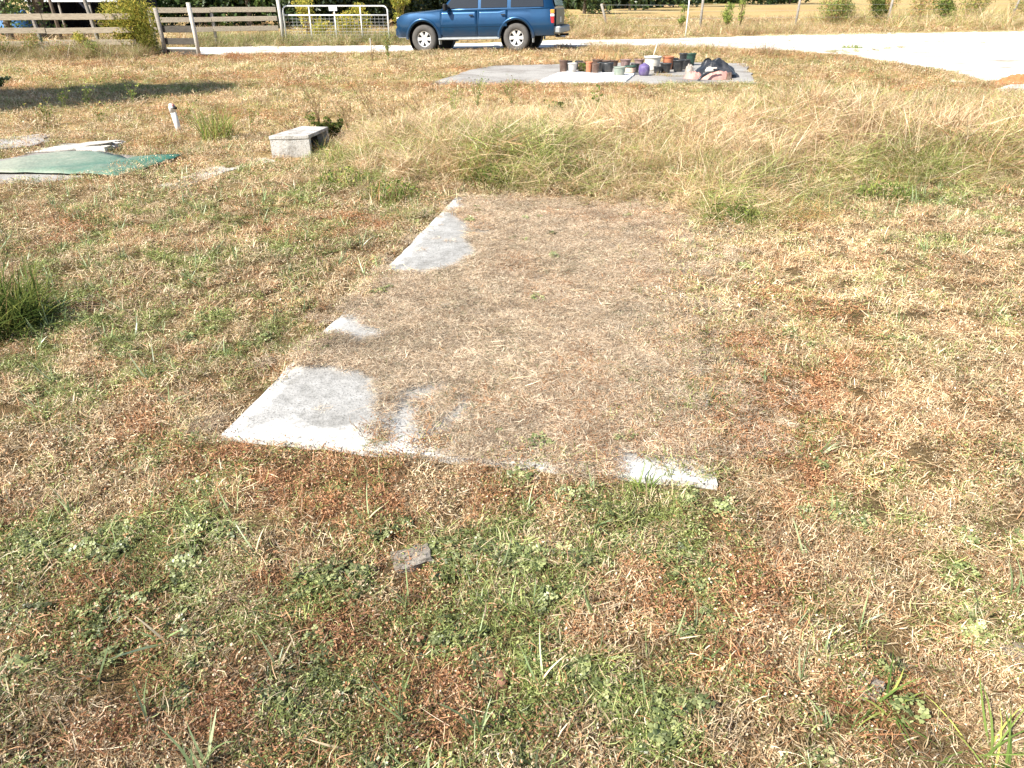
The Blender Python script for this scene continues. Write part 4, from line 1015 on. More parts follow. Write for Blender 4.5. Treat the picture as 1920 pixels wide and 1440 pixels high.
# far plank fence (from the bush to the gate)
fb0, fb1 = gxy(292, 90), gxy(527, 84.5)
root = empty('plank_fence', tuple(fb0), label='three-board fence running from the yellow bush to the white gate', cat='fence')
def loc_(v): return v - fb0
for (z_, w_) in ((1.16, .16), (.86, .15), (.56, .16)):
    for i in range(2):
        a = fb0.lerp(fb1, (0, .47)[i]); b = fb0.lerp(fb1, (.47, 1)[i]); g2 = (b - a).normalized() * .01
        beam_obj('board', loc_(a + g2) + Vector((0, 0, z_)), loc_(b - g2) + Vector((0, 0, z_ + random.uniform(-.02, .02))), .03, w_, M_plank, root, jit=.006)
for t_, h_ in ((.0, 1.2), (.47, 1.25)):
    p = loc_(fb0.lerp(fb1, t_)) + Vector((0, .08, -.05)); tube_obj('post', [p, p + Vector((.01, 0, h_ / 2)), p + Vector((0, 0, h_))], .055, M_post, root, 9)
p = gxy(536, 83); q = empty('gate_post', (p.x - .06, p.y, 0), label='grey round post carrying the left end of the white gate', cat='post')
tube_obj('post_shaft', [(0, 0, -.1), (0, 0, .8), (-.02, 0, 1.62)], .065, M_postp, q, 10)
# brace between two posts, shade painted into its dark boards
c0, c1 = gxy(313, 105), gxy(375, 106)
root = empty('fence_corner', tuple(c0), label='short fence corner of shaded boards between two leaning posts beside the bush', cat='fence')
def loc_(v): return v - c0
for z_ in (.72, .40, .10):
    beam_obj('board', loc_(c0) + Vector((0, .02, z_)), loc_(c1) + Vector((0, .02, z_ + .01)), .03, .17, M_plank_shaded, root, jit=.008)
for p, m_, h_ in ((loc_(c0), M_post, 1.28), (loc_(c1), M_postp, 1.42)):
    tube_obj('post', [p + Vector((0, -.05, -.1)), p + Vector((0, -.05, .6)), p + Vector((-.03, -.05, h_))], .06, m_, root, 10)
# white tube gate
M_gate = simple('white_gate_paint', (.82, .82, .81), .45, .06, 8)
M_wire = simple('galvanised_wire', (.45, .45, .44), .5, .1, 10, metal=.4)
ga, gb = gxy(539, 82.5), gxy(731, 82.5); L_ = (gb - ga).length; ang = atan2((gb - ga).y, (gb - ga).x)
root = empty('tube_gate', (ga.x, ga.y, 0), ang, label='white tubular farm gate with wire mesh and a blank sign', cat='gate')
r_ = .025; zb, zt = .10, 1.26; rc = .16
pts = [(0, 0, zb), (0, 0, zt - rc)] + [(rc - rc * cos(a), 0, zt - rc + rc * sin(a)) for a in (pi / 8, pi / 4, 3 * pi / 8)] + [(rc, 0, zt), (L_ - rc, 0, zt)] + [(L_ - rc + rc * sin(a), 0, zt - rc + rc * cos(a)) for a in (pi / 8, pi / 4, 3 * pi / 8)] + [(L_, 0, zt - rc), (L_, 0, zb)]
tube_obj('gate_frame', pts, r_, M_gate, root, 10)
tube_obj('bottom_rail', [(0, 0, zb), (L_, 0, zb)], r_, M_gate, root, 10)
tube_obj('middle_rail', [(0, 0, .96), (L_, 0, .96)], r_, M_gate, root, 10)
for t_ in (.25, .49, .74): tube_obj('upright', [(L_ * t_, 0, zb), (L_ * t_, 0, zt)], .021, M_gate, root, 8)
parts = [tube([(0, .012, zb + .105 * i), (L_, .012, zb + .105 * i)], .005, 4) for i in range(1, 9)] + [tube([(i * .152, .016, zb), (i * .152, .016, .96)], .005, 4) for i in range(1, int(L_ / .152) + 1)]
mw = obj('wire_mesh', *cat_(parts), M_wire, root); mw['kind'] = 'stuff'
box_obj('sign_plate', (L_ * .49 - .03, -.035, 1.19), (.30, .006, .18), M_gate, root, bevel=.002)
# wire fence
pf = [(1141, 62, 1.25, -.42), (1311, 64.5, 1.75, .0), (1489, 60, 1.7, .03), (1660, 58, 1.6, .02), (1888, 52, 1.9, .32), (2080, 52, 1.6, 0)]
P0 = gxy(1141, 62); root = empty('wire_fence', tuple(P0), label='wire fence on slim grey posts along the far side of the road', cat='fence'); tops = []
for i, (px, py, h_, ln) in enumerate(pf):
    p = gxy(px, py) - P0; z0 = th(p.x + P0.x, p.y + P0.y); o = tube_obj('post', [p + Vector((0, 0, z0 - .1)), p + Vector((ln * .5, 0, h_ * .5)), p + Vector((ln, 0, h_))], .058, M_post, root, 8); tops.append((p, ln, h_))
for z_ in (.35, .65, .95, 1.2):
    tube_obj('wire', [q + Vector((l_ * z_ / h_, -.06, z_)) for q, l_, h_ in tops], .004, M_wire, root, 4)
p = gxy(1284, 76); o = tube_obj('thin_pole', [(0, 0, -.1), (.015, 0, .9), (0, 0, 2.1)], .022, M_gate, None, 8); o.location = (p.x, p.y, .08); prop(o, 'thin white pole upright at the far edge of the road', 'pole')
for a_, b_ in ((731, 1120),):
    q0 = gxy(745, 82); 
# ------------------------------------------------------------------ pickup-based wagon
def paint(name, c, c2):
    n = N(name); tc = n.n('ShaderNodeTexCoord').outputs['Object']; f = n.noise(2.5, 4, .6, tc); f2 = n.noise(60, 3, .6, tc)
    gx = n.n('ShaderNodeSeparateXYZ'); n.l(tc, gx.inputs[0])
    k = n.ramp(f, [(.3, c), (.7, c2)]); d = n.math('MULTIPLY', n.ramp(n.math('ADD', gx.outputs[2], n.math('MULTIPLY', f, .3)), [(.45, (1, 1, 1)), (.8, (0, 0, 0))]), .25)
    k = n.mix(d, k, (.25, .22, .17))
    return n.principled(k, n.ramp(f2, [(.3, (.28,) * 3), (.8, (.42,) * 3)]), .55, None, .5, .6)
M_blue = paint('metallic_blue_paint', (.0015, .036, .10), (.002, .05, .13))
M_rubber = simple('tyre_rubber', (.10, .095, .09), .85, .15, 12, spec=.2)
M_blk = simple('black_trim', (.012, .012, .013), .6, .2, 12)
M_rim = simple('alloy', (.80, .80, .80), .32, .06, 12, metal=.5)
M_gtrim = simple('grey_cladding', (.30, .32, .33), .6, .12, 12)
M_glass = simple('tinted_glass', (.012, .016, .02), .06, .1, 3, spec=.8, bump=0)
M_lampw = simple('lamp_clear', (.85, .87, .88), .12, .05, 12, spec=.8)
M_lampo = simple('lamp_amber', (.75, .30, .04), .2, .1, 12, spec=.6)
M_lampr = simple('lamp_red', (.55, .02, .03), .2, .1, 12, spec=.6)
M_chrome = simple('chrome', (.75, .75, .75), .15, .05, 12, metal=.9)
FX, RX, WR, AR = 1.60, -1.36, .405, .50
x_f, x_r = 2.50, -2.52
def zlow(x):
    z = .44
    for wx in (FX, RX):
        d = abs(x - wx)
        if d < AR: z = max(z, WR + math.sqrt(AR * AR - d * d))
    return z
def ztop(x):
    if x > 1.0: t_ = (x - 1.0) / 1.5; return 1.19 - .10 * t_ - .10 * max(0, (t_ - .8) / .2) ** 2
    return 1.20
def halfw(x, t_):
    """half width of the body side at height fraction t_"""
    e = max(0, (x - 1.9) / .6); e2 = max(0, (-x - 2.3) / .22)
    return (.945 + .05 * sin(pi * min(1, t_ * 1.05 + .05)) - .035 * t_ ** 3) - .13 * e ** 2.2 - .03 * e2 ** 2
def section(x, off=0):
    zl, zt_ = zlow(x), ztop(x); sh = x > 1.0
    pts = [(halfw(x, 0) - .06 + off, zl)]
    for i in range(9):
        t_ = i / 8 * .96 + .0; z = zl + (zt_ - zl) * t_; tt = (z - .42) / .78; pts.append((halfw(x, max(0, min(1, tt))) + off, z + (.02 if i == 0 else 0)))
    pts += [(halfw(x, 1) - .04, zt_ - .002), (.55, zt_ + .03), (.0, zt_ + .04)]
    return pts
def car():
    root = empty('parked_suv', label='metallic blue four-door SUV parked across the white road', cat='suv')
    xs_ = sorted(set([x_r + i * (x_f - x_r) / 70 for i in range(71)] + [w2 + d for w2 in (FX, RX) for d in (-AR, AR, -AR - .002, AR + .002)]))
    V = []; F = []; m = 13
    for s in (1, -1):
        o0 = len(V)
        for x in xs_:
            for (y, z) in section(x): V.append((x, s * y, z))
        for i in range(len(xs_) - 1):
            for j in range(m - 1):
                q = (o0 + i * m + j, o0 + i * m + j + 1, o0 + (i + 1) * m + j + 1, o0 + (i + 1) * m + j)
                F.append(q if s > 0 else q[::-1])
        F.append(tuple(o0 + j for j in range(m)) + ((o0 + m - 1),)[:0] )
        # close the ends with fans to the centre line
    nx2 = len(xs_); o1 = nx2 * m
    F = [f for f in F if len(f) == 4]
    for i_ in (0, nx2 - 1):
        a = [i_ * m + j for j in range(m)]; b = [o1 + i_ * m + j for j in range(m)]
        for j in range(m - 1):
            F.append((a[j], a[j + 1], b[j + 1], b[j]) if i_ == nx2 - 1 else (b[j], b[j + 1], a[j + 1], a[j]))
    body = obj('body', V, F, M_blue, root, True)
    bm = bmesh.new(); bm.from_mesh(body.data); bmesh.ops.remove_doubles(bm, verts=bm.verts[:], dist=1e-4); bmesh.ops.recalc_face_normals(bm, faces=bm.faces[:])
    for e in bm.edges:
        if len(e.link_faces) == 2 and e.calc_face_angle(0) > .6: e.smooth = False
    bm.to_mesh(body.data); bm.free()
    # floor pan
    box_obj('floor_pan', (.0, 0, .50), (4.6, 1.5, .1), M_blk, root)
    for wx in (FX, RX):
        for s in (1, -1):
            V, F = tube([(wx, s * .60, WR), (wx, s * .93, WR)], AR - .01, 24, False); V2, F2 = tube([(wx, s * .60, WR), (wx, s * .61, WR)], AR - .01, 24); obj('wheel_well', *cat_([(V, F), (V2, F2)]), M_blk, root)
    # cabin
    def cab(t_):   # outline at height fraction
        return [(1.02 - .66 * t_, .90 - .2 * t_), (.2, .92 - .2 * t_), (-2.1, .92 - .2 * t_), (-2.50 + .2 * t_, .88 - .2 * t_)]
    V = []
    zs = [1.19, 1.86, 1.93]
    rows = []
    for t_, z in ((0, 1.19), (.93, 1.84), (1.15, 1.93)):
        c = cab(t_); row = [(x, y, z) for x, y in c] + [(x, -y, z) for x, y in c[::-1]]; rows.append(row)
    V = sum(rows, []); F = []
    for i in range(2):
        for j in range(8): F.append((i * 8 + j, i * 8 + (j + 1) % 8, (i + 1) * 8 + (j + 1) % 8, (i + 1) * 8 + j))
    F.append(tuple(range(16, 24)))
    bm = bmesh.new(); bm.from_mesh(mesh_from('c', V, F)); bmesh.ops.recalc_face_normals(bm, faces=bm.faces[:]); bm_obj('cabin', bm, M_blue, root, True, bevel=.03)
    def pane(name, xa, xb, xa2, xb2, s, z0=1.235, z1=1.78):
        def y(z): return s * (.922 - .2 * ((z - 1.19) / .7) + .006)
        V = [(xa, y(z0), z0), (xb, y(z0), z0), (xb2, y(z1), z1), (xa2, y(z1), z1)]
        V += [(a, b + s * .006, c) for a, b, c in V]
        F = [(4, 5, 6, 7), (0, 1, 5, 4), (1, 2, 6, 5), (2, 3, 7, 6), (3, 0, 4, 7)]
        return obj(name, V, F, M_glass, root)
    for s in (1, -1):
        pane('side_window', .86, -.17, .42, -.17, s); pane('side_window', -.27, -1.08, -.27, -1.08, s); pane('side_window', -1.2, -2.2, -1.2, -2.12, s)
    obj('windscreen', [(1.0, .84, 1.24), (1.0, -.84, 1.24), (.47, -.68, 1.8), (.47, .68, 1.8)], [(0, 1, 2, 3)], M_glass, root)
    obj('rear_window', [(-2.515, .74, 1.25), (-2.515, -.74, 1.25), (-2.36, -.64, 1.76), (-2.36, .64, 1.76)], [(0, 1, 2, 3)], M_glass, root)
    for o in root.children:
        if o.name.startswith(('windscreen', 'rear_window')):
            for v in o.data.vertices: v.co.x += .012 if v.co.x > 0 else -.012
    # doors: thin panels standing 6 mm proud with dark gaps between
    def door(x0, x1, s, name):
        d = []; rows_ = []
        for i in range(13):
            x = x0 + (x1 - x0) * i / 12; zl = max(.46, zlow(x - .03 * s * 0) + .02)
            rows_.append([(x, s * (halfw(x, max(0, min(1, (z - .42) / .78))) + .007), z) for z in [zl + (1.165 - zl) * j / 9 for j in range(10)]])
        V = sum(rows_, []); F = []
        for i in range(12):
            for j in range(9): F.append((i * 10 + j, i * 10 + j + 1, (i + 1) * 10 + j + 1, (i + 1) * 10 + j))
        o = obj(name, V, F, M_blue, root, True)
        md = o.modifiers.new('thick', 'SOLIDIFY'); md.thickness = .006; md.offset = -1 if s < 0 else -1
        return o
    for s in (1, -1):
        for (a, b, hx) in ((1.04, -.16, .02), (-.18, -1.10, -.98)):
            d = door(min(a, b), max(a, b), s, 'door')
            box_obj('handle', (hx, s * 1.004, 1.04), (.13, .03, .035), M_blk, d, bevel=.006)
            box_obj('moulding', ((a + b) / 2, s * 1.006, .765), (abs(a - b) - .02, .016, .075), M_blue, d, bevel=.006)
        # arches
        for wx in (FX, RX):
            V = []; F = []
            for i in range(25):
                a = -.28 + (pi + .56) * i / 24
                for (r2, yo) in ((AR - .012, .955), (AR - .005, 1.005), (AR + .05, 1.022), (AR + .085, .985)):
                    z = max(.40, WR + r2 * sin(a)); V.append((wx + r2 * cos(a), s * (yo - (.10 * max(0, (wx + r2 * cos(a) - 1.9) / .6) ** 2)), z))
            for i in range(24):
                for j in range(3): F.append((i * 4 + j, i * 4 + j + 1, (i + 1) * 4 + j + 1, (i + 1) * 4 + j))
            obj('wheel_arch', V, F, M_blue, root, True)
        box_obj('running_board', (.12, s * .98, .40), (1.95, .17, .05), M_gtrim, root, bevel=.012)
        box_obj('sill', (.12, s * .925, .45), (1.95, .05, .07), M_gtrim, root, bevel=.01)
        box_obj('mudflap', (FX - AR - .02, s * .91, .37), (.03, .20, .26), M_gtrim, root, bevel=.008)
        box_obj('mudflap', (RX - AR - .03, s * .91, .40), (.03, .20, .26), M_gtrim, root, bevel=.008)
        box_obj('headlight', (2.395, s * .735, .95), (.16, .25, .15), M_lampw, root, bevel=.02, rz=-s * .35)
        box_obj('indicator', (2.41, s * .745, .82), (.13, .23, .07), M_lampo, root, bevel=.015, rz=-s * .35)
        t = box_obj('tail_light', (-2.475, s * .915, .96), (.10, .12, .36), M_lampr, root, bevel=.015)
        box_obj('amber_lens', (-2.477, s * .92, 1.10), (.115, .13, .10), M_lampo, t, bevel=.012); box_obj('clear_lens', (-2.477, s * .92, 1.00), (.112, .128, .07), M_lampw, t, bevel=.01)
        m_ = box_obj('wing_mirror', (.80, s * 1.10, 1.27), (.10, .26, .19), M_blk, root, bevel=.03)
    # lower front and rear
    box_obj('front_bumper', (2.46, 0, .60), (.22, 1.72, .26), M_blue, root, bevel=.05)
    box_obj('grille', (2.50, 0, .90), (.06, 1.15, .24), M_blk, root, bevel=.015); box_obj('grille_bar', (2.535, 0, .90), (.02, 1.15, .035), M_chrome, root, bevel=.005)
    box_obj('rear_bumper', (-2.60, 0, .60), (.24, 1.80, .20), M_gtrim, root, bevel=.04)
    box_obj('bumper_step', (-2.60, 0, .708), (.20, 1.1, .02), M_blk, root, bevel=.004)
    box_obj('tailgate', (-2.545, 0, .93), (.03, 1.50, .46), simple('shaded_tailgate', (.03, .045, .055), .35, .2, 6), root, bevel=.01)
    box_obj('licence_plate', (-2.565, 0, .86), (.012, .31, .155), M_wht, root, bevel=.003)
    tube_obj('tow_hitch', [(-2.55, 0, .44), (-2.82, 0, .44)], .035, M_blk, root, 8)
    tube_obj('exhaust', [(-2.3, -.6, .38), (-2.62, -.66, .36)], .035, M_chrome, root, 10)
    # wheels
    prof = [(.215, -.115), (.36, -.125), (.392, -.10), (.405, -.05), (.405, .05), (.392, .10), (.36, .125), (.30, .128), (.235, .115), (.225, .10)]
    for wx in (FX, RX):
        for s in (1, -1):
            wr = obj('wheel', *lathe([(.02, -.05), (.21, -.05)], 20, False), M_blk, root); wr.location = (wx, s * .84, WR); wr.rotation_euler = (-s * pi / 2, 0, 0)
            t = obj('tyre', *lathe(prof, 36, False), M_rubber, wr, True)
            rp = [(.225, .10), (.222, .085), (.205, .07), (.20, .02)]
            parts = [lathe(rp, 36, False), lathe([(.001, .075), (.055, .075), (.065, .05)], 16, False)]
            for k2 in range(6):
                a = k2 * pi / 3; c_, s_ = cos(a), sin(a)
                def rot_(x, y, z): return (x * c_ - y * s_, x * s_ + y * c_, z)
                Vs = [rot_(*q) for q in ((.04, -.034, .078), (.04, .034, .078), (.212, .050, .092), (.212, -.050, .092), (.04, -.04, .02), (.04, .04, .02), (.212, .058, .03), (.212, -.058, .03))]
                parts.append((Vs, [(0, 1, 2, 3), (0, 4, 5, 1), (1, 5, 6, 2), (2, 6, 7, 3), (3, 7, 4, 0)]))
            obj('rim', *cat_(parts), M_rim, wr)
    return root
suv = car()
pf_, pr_ = gp(790, 98.0), gp(969, 96)      # where the near wheels stand
yaw = R(180 - 13)
# position so that the near front tyre sits at its place
fl = Vector((FX, .96, 0)); Rm = Matrix.Rotation(yaw, 3, 'Z'); off = Rm @ Vector((FX, .95 , 0))
# near side of a car heading left is its left side (+y)
suv.rotation_euler = (0, R(1.3), yaw)
c0_ = gp(797, 99.5); suv.location = (c0_.x - off.x, c0_.y - off.y, .03)

# ------------------------------------------------------------------ background growth
def shrub(px, py, h, rad, n, leaf, tint, label, mat, name='shrub', cat='shrub', group=None, asp=.3, lobes=7, loc=None, trunk=True):
    p = gxy(px, py) if loc is None else Vector(loc); z = th(p.x, p.y)
    root = empty(name, (p.x, p.y, z), label=label, cat=cat, group=group)
    cs = []
    for i in range(lobes):
        a = random.uniform(0, 2 * pi); q = random.uniform(.1, .75) * rad
        rr2 = random.uniform(.35, .6) * rad; cs.append((cos(a) * q, sin(a) * q * .8, random.uniform(.30, .88) * h, rr2, rr2, rr2 * random.uniform(.6, 1.1)))
    cs.append((0, 0, h * .5, rad * .55, rad * .5, h * .42))
    f_ = plant_obj('foliage', leaf_cloud(cs, n, leaf, asp), tint, mat, root); f_['kind'] = 'stuff'
    if trunk:
        st = [tube([(0, 0, -.05), (c[0] * .4, c[1] * .4, c[2] * .5), (c[0], c[1], c[2])], [.02, .014, .004], 5, False) for c in cs]
        obj('stem', *cat_(st), M_bark if mat is M_tree else M_stem, root)
    return root
shrub(254, 103, 1.5, .98, 9500, .085, (.72, .0, .46), 'large rounded yellow-green shrub at the end of the near fence', M_gold, lobes=18)
shrub(285, 106, .8, .45, 1500, .07, (.9, .1, .22), 'darker lower shoots at the foot of the large yellow-green shrub', M_gold)
shrub(160, 106, .75, .28, 700, .07, (.75, .1, .60), 'yellow-green bush between the two posts of the near fence', M_gold)
shrub(175, 112, .5, .3, 400, .06, (.9, .1, .50), 'low green bush at the foot of the tall near fence post', M_weed)
shrub(60, 108, .6, .55, 900, .06, (.55, .3, .50), 'low olive bush in front of the near fence at the far left', M_weed)
shrub(0, 112, .5, .5, 700, .06, (.7, .2, .38), 'dim weedy bush at the left edge below the fence', M_weed)
shrub(120, 112, .45, .5, 600, .05, (.35, .5, .50), 'brownish weed bush below the lowest fence board', M_weed)
GB = 'yellow-green shrubs behind the gate'
for (px, py, h_, r_2, l_) in ((580, 76, 1.55, .55, 'tall yellow-green shrub behind the left third of the gate'), (650, 76, 1.15, .5, 'yellow-green shrub low behind the middle of the gate'), (672, 74, 1.35, .55, 'yellow-green shrub behind the right half of the gate'), (605, 78, .8, .5, 'low yellow-green shrub close behind the gate mesh')):
    shrub(px, py, h_, r_2, 1300, .10, (.65, 0, .66), l_, M_gold, group=GB)
shrub(750, 74, 2.3, .5, 1500, .11, (.8, .0, .50), 'tall narrow green shrub just left of the SUV bonnet', M_gold)
shrub(1060, 70, 1.0, .5, 700, .08, (.5, .25, .60), 'straw and green shrub right behind the SUV', M_weed)
shrub(1276, 66, 1.35, .20, 700, .09, (.95, .0, .58), 'narrow green shrub beside the thin white pole', M_weed)
shrub(1362, 66, 1.25, .36, 1000, .10, (.95, .0, .66), 'light green drooping shrub on the wire fence', M_weed)
shrub(1385, 64, 1.9, .32, 800, .10, (.9, .0, .68), 'taller pale green shrub right behind the drooping one', M_weed)
GR = 'roadside shrubs right of the open field'
for (px, py, h_, r_2, t_, l_) in ((1560, 58, 2.1, .55, (.7, .1, .62), 'leftmost tall shrub of the right roadside growth'), (1575, 56, 1.5, .35, (.95, 0, .45), 'green shrub just right of the leftmost roadside one'), (1640, 55, 2.0, .5, (.3, .2, .66), 'straw coloured shrub of the roadside growth'),
                                (1640, 57, 1.6, .25, (1, 0, .30), 'dark green slim shrub with yellow leaves at its foot'), (1720, 54, 2.2, .6, (.35, .15, .66), 'tall straw shrub mid roadside growth'), (1765, 55, 1.9, .38, (.95, 0, .46), 'dense green shrub of the roadside growth'),
                                (1820, 52, 1.8, .6, (.45, .1, .66), 'pale olive shrub right of the dense green one'), (1925, 52, 1.4, .7, (.55, .1, .60), 'olive shrub at the right edge by the leaning post')):
    shrub(px, py, h_, r_2 * 1.9, 2600, .13, t_, l_, M_weed, group=GR, lobes=12, asp=.25)
shrub(1640, 57, .6, .22, 220, .07, (0, 0, .85), 'bright yellow leaved small bush at the roadside', M_gold, name='yellow_bush')
p = gxy(1596, 97); clump((p.x, p.y), 200, (.08, .2), (.01, .02), .35, (.3, 1.3), (-1.2, 0), (.9, 0, .5), 'small green weed tuft growing on the white road', 'weed', 'weed_plant')

# weedy strips beside the fences and the road
def strip_pts(a, b, wid, n_):
    t_ = RNG.uniform(0, 1, n_); o_ = RNG.normal(0, wid, n_); d = (b - a).normalized()
    return a.x + (b.x - a.x) * t_ - d.y * o_, a.y + (b.y - a.y) * t_ + d.x * o_
def weeds(name, segs, S_, tintf, mat=M_tall, temps=None, hmul=1.0):
    xs2, ys2, tt = [], [], []
    for (a, b, wd, n_, ti) in segs:
        x, y = strip_pts(gxy(*a), gxy(*b), wd, n_); xs2.append(x); ys2.append(y); t = np.ones((n_, 4)); t[:, :3] = ti; t[:, 2] *= RNG.normal(1, .15, n_); tt.append(t)
    x = np.concatenate(xs2); y = np.concatenate(ys2); t = np.concatenate(tt)
    s_ = RNG.uniform(S_[0], S_[1], len(x)) * (.6 + .8 * fbm(x, y, .8, 141, 2))
    scatter(name, temps or T_tall, np.stack([x, y, terr(x, y)], 1), rots(len(x), .15), s_, t, mat)
weeds('roadside_weeds', [((1040, 68), (1560, 58), 1.3, 700, (.25, .30, .52)), ((1520, 57), (2300, 50), 1.2, 700, (.40, .12, .58)), ((1040, 74), (1500, 67), .7, 500, (.25, .25, .52)), ((-400, 113), (290, 107), .55, 1700, (.35, .30, .40)),
                         ((-400, 108), (290, 102), .8, 900, (.50, .2, .44)), ((370, 84), (760, 80), .9, 700, (.60, .15, .44)), ((380, 82), (540, 78), .6, 300, (.65, .1, .44)), ((1100, 100), (1500, 110), .5, 90, (.2, .3, .52))], (1.0, 2.0), None)
weeds('tall_roadside_weeds', [((1540, 57), (2200, 50), 1.6, 900, (.35, .15, .58)), ((1040, 66), (1180, 64), .8, 60, (.4, .2, .5))], (2.2, 4.2), None)
weeds('road_margin_grass', [((-300, 107), (420, 105), .22, 500, (.25, .25, .50)), ((420, 104), (1300, 97), .20, 900, (.2, .3, .52)), ((1300, 97), (1600, 112), .22, 700, (.25, .25, .54)), ((1600, 112), (1765, 138), .22, 500, (.25, .25, .54)), ((1765, 138), (1850, 161), .16, 300, (.25, .3, .54)), ((1850, 160), (2050, 138), .2, 300, (.2, .2, .54)), ((400, 86), (1100, 79), .2, 500, (.3, .2, .50)), ((1100, 79), (2000, 62), .25, 800, (.3, .1, .56)),
   ((1560, 105), (1700, 96), .25, 60, (.5, .2, .5)), ((1180, 88), (1500, 84), .4, 26, (.3, .3, .5)), ((1700, 80), (1900, 90), .5, 16, (.3, .3, .5)), ((1050, 97), (1160, 94), .15, 60, (.1, .6, .5))], (1.1, 2.0), None, M_turf, T_short)
# hedgerow and woods behind; shade behind the gate painted into darker leaf tints
HL = ['behind the far plank fence, leftmost', 'behind the post of the far plank fence', 'behind the right half of the far plank fence', 'behind the left end of the gate', 'behind the left half of the gate', 'behind the right half of the gate', 'between gate and SUV', 'behind the SUV bonnet', 'behind the SUV doors', 'behind the SUV tail']
for i, (px, py) in enumerate(((320, 52), (400, 52), (480, 52), (550, 54), (610, 54), (675, 53), (740, 52), (820, 46), (910, 40), (1000, 34))):
    shrub(px, py, 2.6, 2.0, 3600, .26, (1, 0, (.42 if i < 3 else .22)), 'dense dark hedge bush ' + HL[i], M_tree, name='hedge_bush', cat='hedge', group='dark hedge behind fence and gate', lobes=16, asp=.55, trunk=False)
def tree(x, y, h, cr, n, label, leaf=.28, tint=(1, 0, .42), group='trees of the dark hedgerow', z0=.12, cat='tree', name='hedge_tree'):
    root = empty(name, (x, y, 0), label=label, cat=cat, group=group)
    st = [tube([(0, 0, -.1), (.1, 0, h * .3), (-.05, .1, h * .7)], [.16, .12, .05], 8, False)]
    for k2 in range(5):
        a = random.uniform(0, 6.28); st.append(tube([(0, 0, h * .25), (cos(a) * cr * .4, sin(a) * cr * .4, h * .5), (cos(a) * cr * .7, sin(a) * cr * .7, h * .7)], [.08, .05, .02], 6, False))
    obj('trunk', *cat_(st), M_bark, root)
    cs = []
    for k2 in range(12):
        a = random.uniform(0, 6.28); q = random.uniform(.2, .8) * cr; cs.append((cos(a) * q, sin(a) * q, random.uniform(z0, .9) * h, cr * .42, cr * .42, h * .16))
    c_ = plant_obj('crown', leaf_cloud(cs, n, leaf, .55), tint, M_tree, root); c_['kind'] = 'stuff'
    return root
TL = ['behind the left end of the far plank fence', 'behind the middle of the far plank fence', 'behind the right end of the far plank fence', 'behind the left third of the gate', 'behind the gate sign', 'behind the right end of the gate', 'left behind the SUV bonnet', 'behind the SUV windows', 'behind the SUV tail', 'at the dark left end of the open field', 'second from the left along the open field', 'third along the open field', 'fourth along the open field, far off', 'fifth along the open field, far off']
spots = [(285, 42), (375, 43), (470, 43), (560, 44), (640, 45), (715, 45), (800, 50), (905, 56), (1010, 64), (1095, 74), (1180, 90), (1290, 120), (1390, 150), (1480, 160)]
for i, (px, d) in enumerate(spots):
    dep = d * cos(TH) + CAM_H * sin(TH); x = (px - 960) / FPX * dep
    k2 = 1 if d < 60 else d / 55
    tree(x, d, 5.5 * k2, 2.1 * k2 * (1.15 if d > 60 else 1), 2300, 'dark green tree ' + TL[i], .30 * k2, (1, 0, (.50 if i < 3 else .30) if d < 80 else .40), z0=.04)
for i, (px, d_, l_) in enumerate(((1075, 100, 'dark bushes right behind the SUV at the far end of the field'), (1130, 106, 'dark bushes second along the far end of the field'), (1190, 114, 'dark bushes third along the far end of the field'), (1250, 150, 'low dark bushes behind the thin white pole, far off'), (1330, 170, 'low green bushes beyond the field, left of the slim grey post'), (1420, 180, 'low green bushes beyond the field, rightmost of the far ones'))):
    dep = d_ * cos(TH) + CAM_H * sin(TH); kk = d_ / 100
    shrub(0, 0, 3.6 * kk, 5.2 * kk, 2600, .75 * kk, (1, 0, .24 if i < 3 else .42), l_, M_tree, name='field_bush', cat='bush', group='bushes at the far end of the field', lobes=14, asp=.55, trunk=False, loc=((px - 960) / FPX * dep, d_, 0))
# two dark trunks near the shed
for i, (px, py, l_) in enumerate(((118, 80, 'slim dark trunk leaning behind the near fence left of the tall post'), )):
    p = gxy(px, py); o = empty('dead_tree', tuple(p), label=l_, cat='dead tree'); tube_obj('trunk', [(0, 0, -.1), (-.05, 0, 1.2), (-.15, 0, 3)], [.07, .06, .05], M_bark, o, 8)
tree(*gxy(20, 74)[:2], 4.0, 1.6, 1500, 'green tree behind the near fence at the upper left corner', .16, (1, 0, .55), None, .1)
tree(*gxy(85, 71)[:2], 3.6, 1.2, 1100, 'green tree between the blue cover and the shed', .14, (1, 0, .6), None, .1)
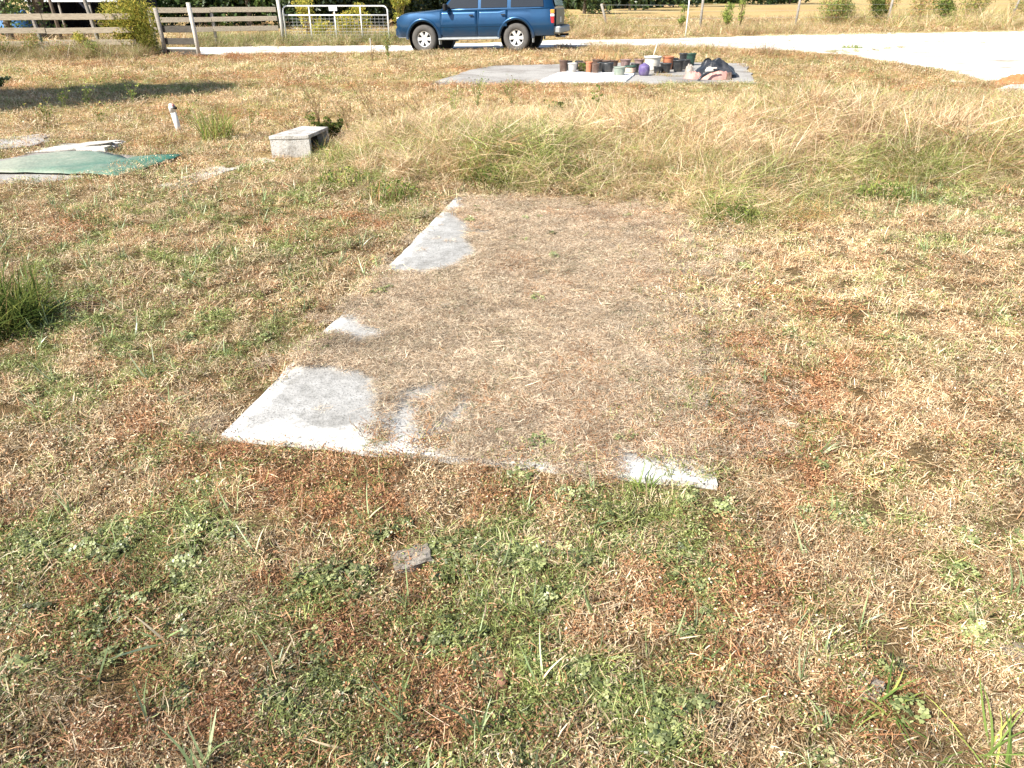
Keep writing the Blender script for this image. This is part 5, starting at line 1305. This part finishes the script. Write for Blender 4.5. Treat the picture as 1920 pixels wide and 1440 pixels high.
# low shed with a light metal roof edge
M_roof = simple('pale_metal_roof', (.68, .72, .78), .35, .06, 4, metal=.2)
M_shedw = simple('shaded_shed_boards', (.022, .026, .045), .9, .3, 6)  # blue-black colour paints in the shade under the roof
p = gxy(68, 64); q = gxy(238, 64); Ls = (q - p).length
root = empty('lean_to_shed', tuple(p), atan2((q - p).y, (q - p).x), label='low open shed with a pale metal roof edge and dark inside', cat='shed')
for i in range(10):
    x0_ = Ls * i / 10 + .01; x1_ = Ls * (i + 1) / 10 - .01
    V, F = cat_([box(((x0_ + x1_) / 2, 2.0, 1.62), (x1_ - x0_, 4.4, .035), M=Matrix.Rotation(R(6), 3, 'X'))]); obj('roof_sheet', V, F, M_roof, root)
box_obj('fascia', (Ls / 2, -.22, 1.40), (Ls, .03, .13), M_roof, root)
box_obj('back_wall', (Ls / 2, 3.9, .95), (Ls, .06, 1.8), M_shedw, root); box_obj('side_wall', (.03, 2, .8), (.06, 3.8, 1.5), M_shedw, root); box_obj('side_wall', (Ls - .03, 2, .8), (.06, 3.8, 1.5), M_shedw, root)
for t_ in (.02, .35, .68, .98): tube_obj('post', [(Ls * t_, -.1, -.1), (Ls * t_, -.1, 1.36)], .05, M_post, root, 8)
box_obj('bench_board', (Ls * .7, 1.0, .42), (Ls * .35, .5, .05), M_plank, root)
heap('blue_cover', 32, 62, (1.0, .8), 1.15, simple('blue_tarp', (.05, .16, .34), .5, .2, 3, bump=.5), 'blue tarpaulin cover over a heap behind the near fence', 'tarpaulin', 9.1, .3, z=0, sharp=4)
# a tree out of the frame on the left whose shade falls across the turf
def shade_tree(x, y, h, cz, r3, n, label):
    root = empty('shade_tree', (x, y, 0), label=label, cat='tree', group=None)
    tube_obj('trunk', [(0, 0, -.1), (.1, .05, h * .5), (0, 0, h)], [.18, .13, .06], M_bark, root, 10)
    cs = [(random.uniform(-.4, .4) * r3[0], random.uniform(-.4, .4) * r3[1], cz + random.uniform(-.5, .5) * r3[2], r3[0] * .7, r3[1] * .7, r3[2] * .6) for _ in range(9)]
    c_ = plant_obj('crown', leaf_cloud(cs, n, .26, .6), (1, 0, .45), M_tree, root); c_['kind'] = 'stuff'
Lk = 1 / tan(SUN_EL)
for (sx_, sy_, cz, rr3, l_) in ((-8.9, 12.9, 5.6, (1.9, 1.6, 1.7), 'leafy tree left of the view, nearest, shading the turf'), (-7.1, 14.7, 6.6, (1.5, 1.3, 1.6), 'leafy tree left of the view, taller, shading the turf'), (-10.8, 11.9, 5.0, (2.2, 1.8, 1.7), 'leafy tree left of the view, lowest, shading the turf')):
    shade_tree(sx_ - SUN_AZ.x * cz * Lk, sy_ - SUN_AZ.y * cz * Lk, cz + .8, cz, rr3, 5200, l_)
for o in list(col.objects):
    if 'group' in o and not o['group']: del o['group']
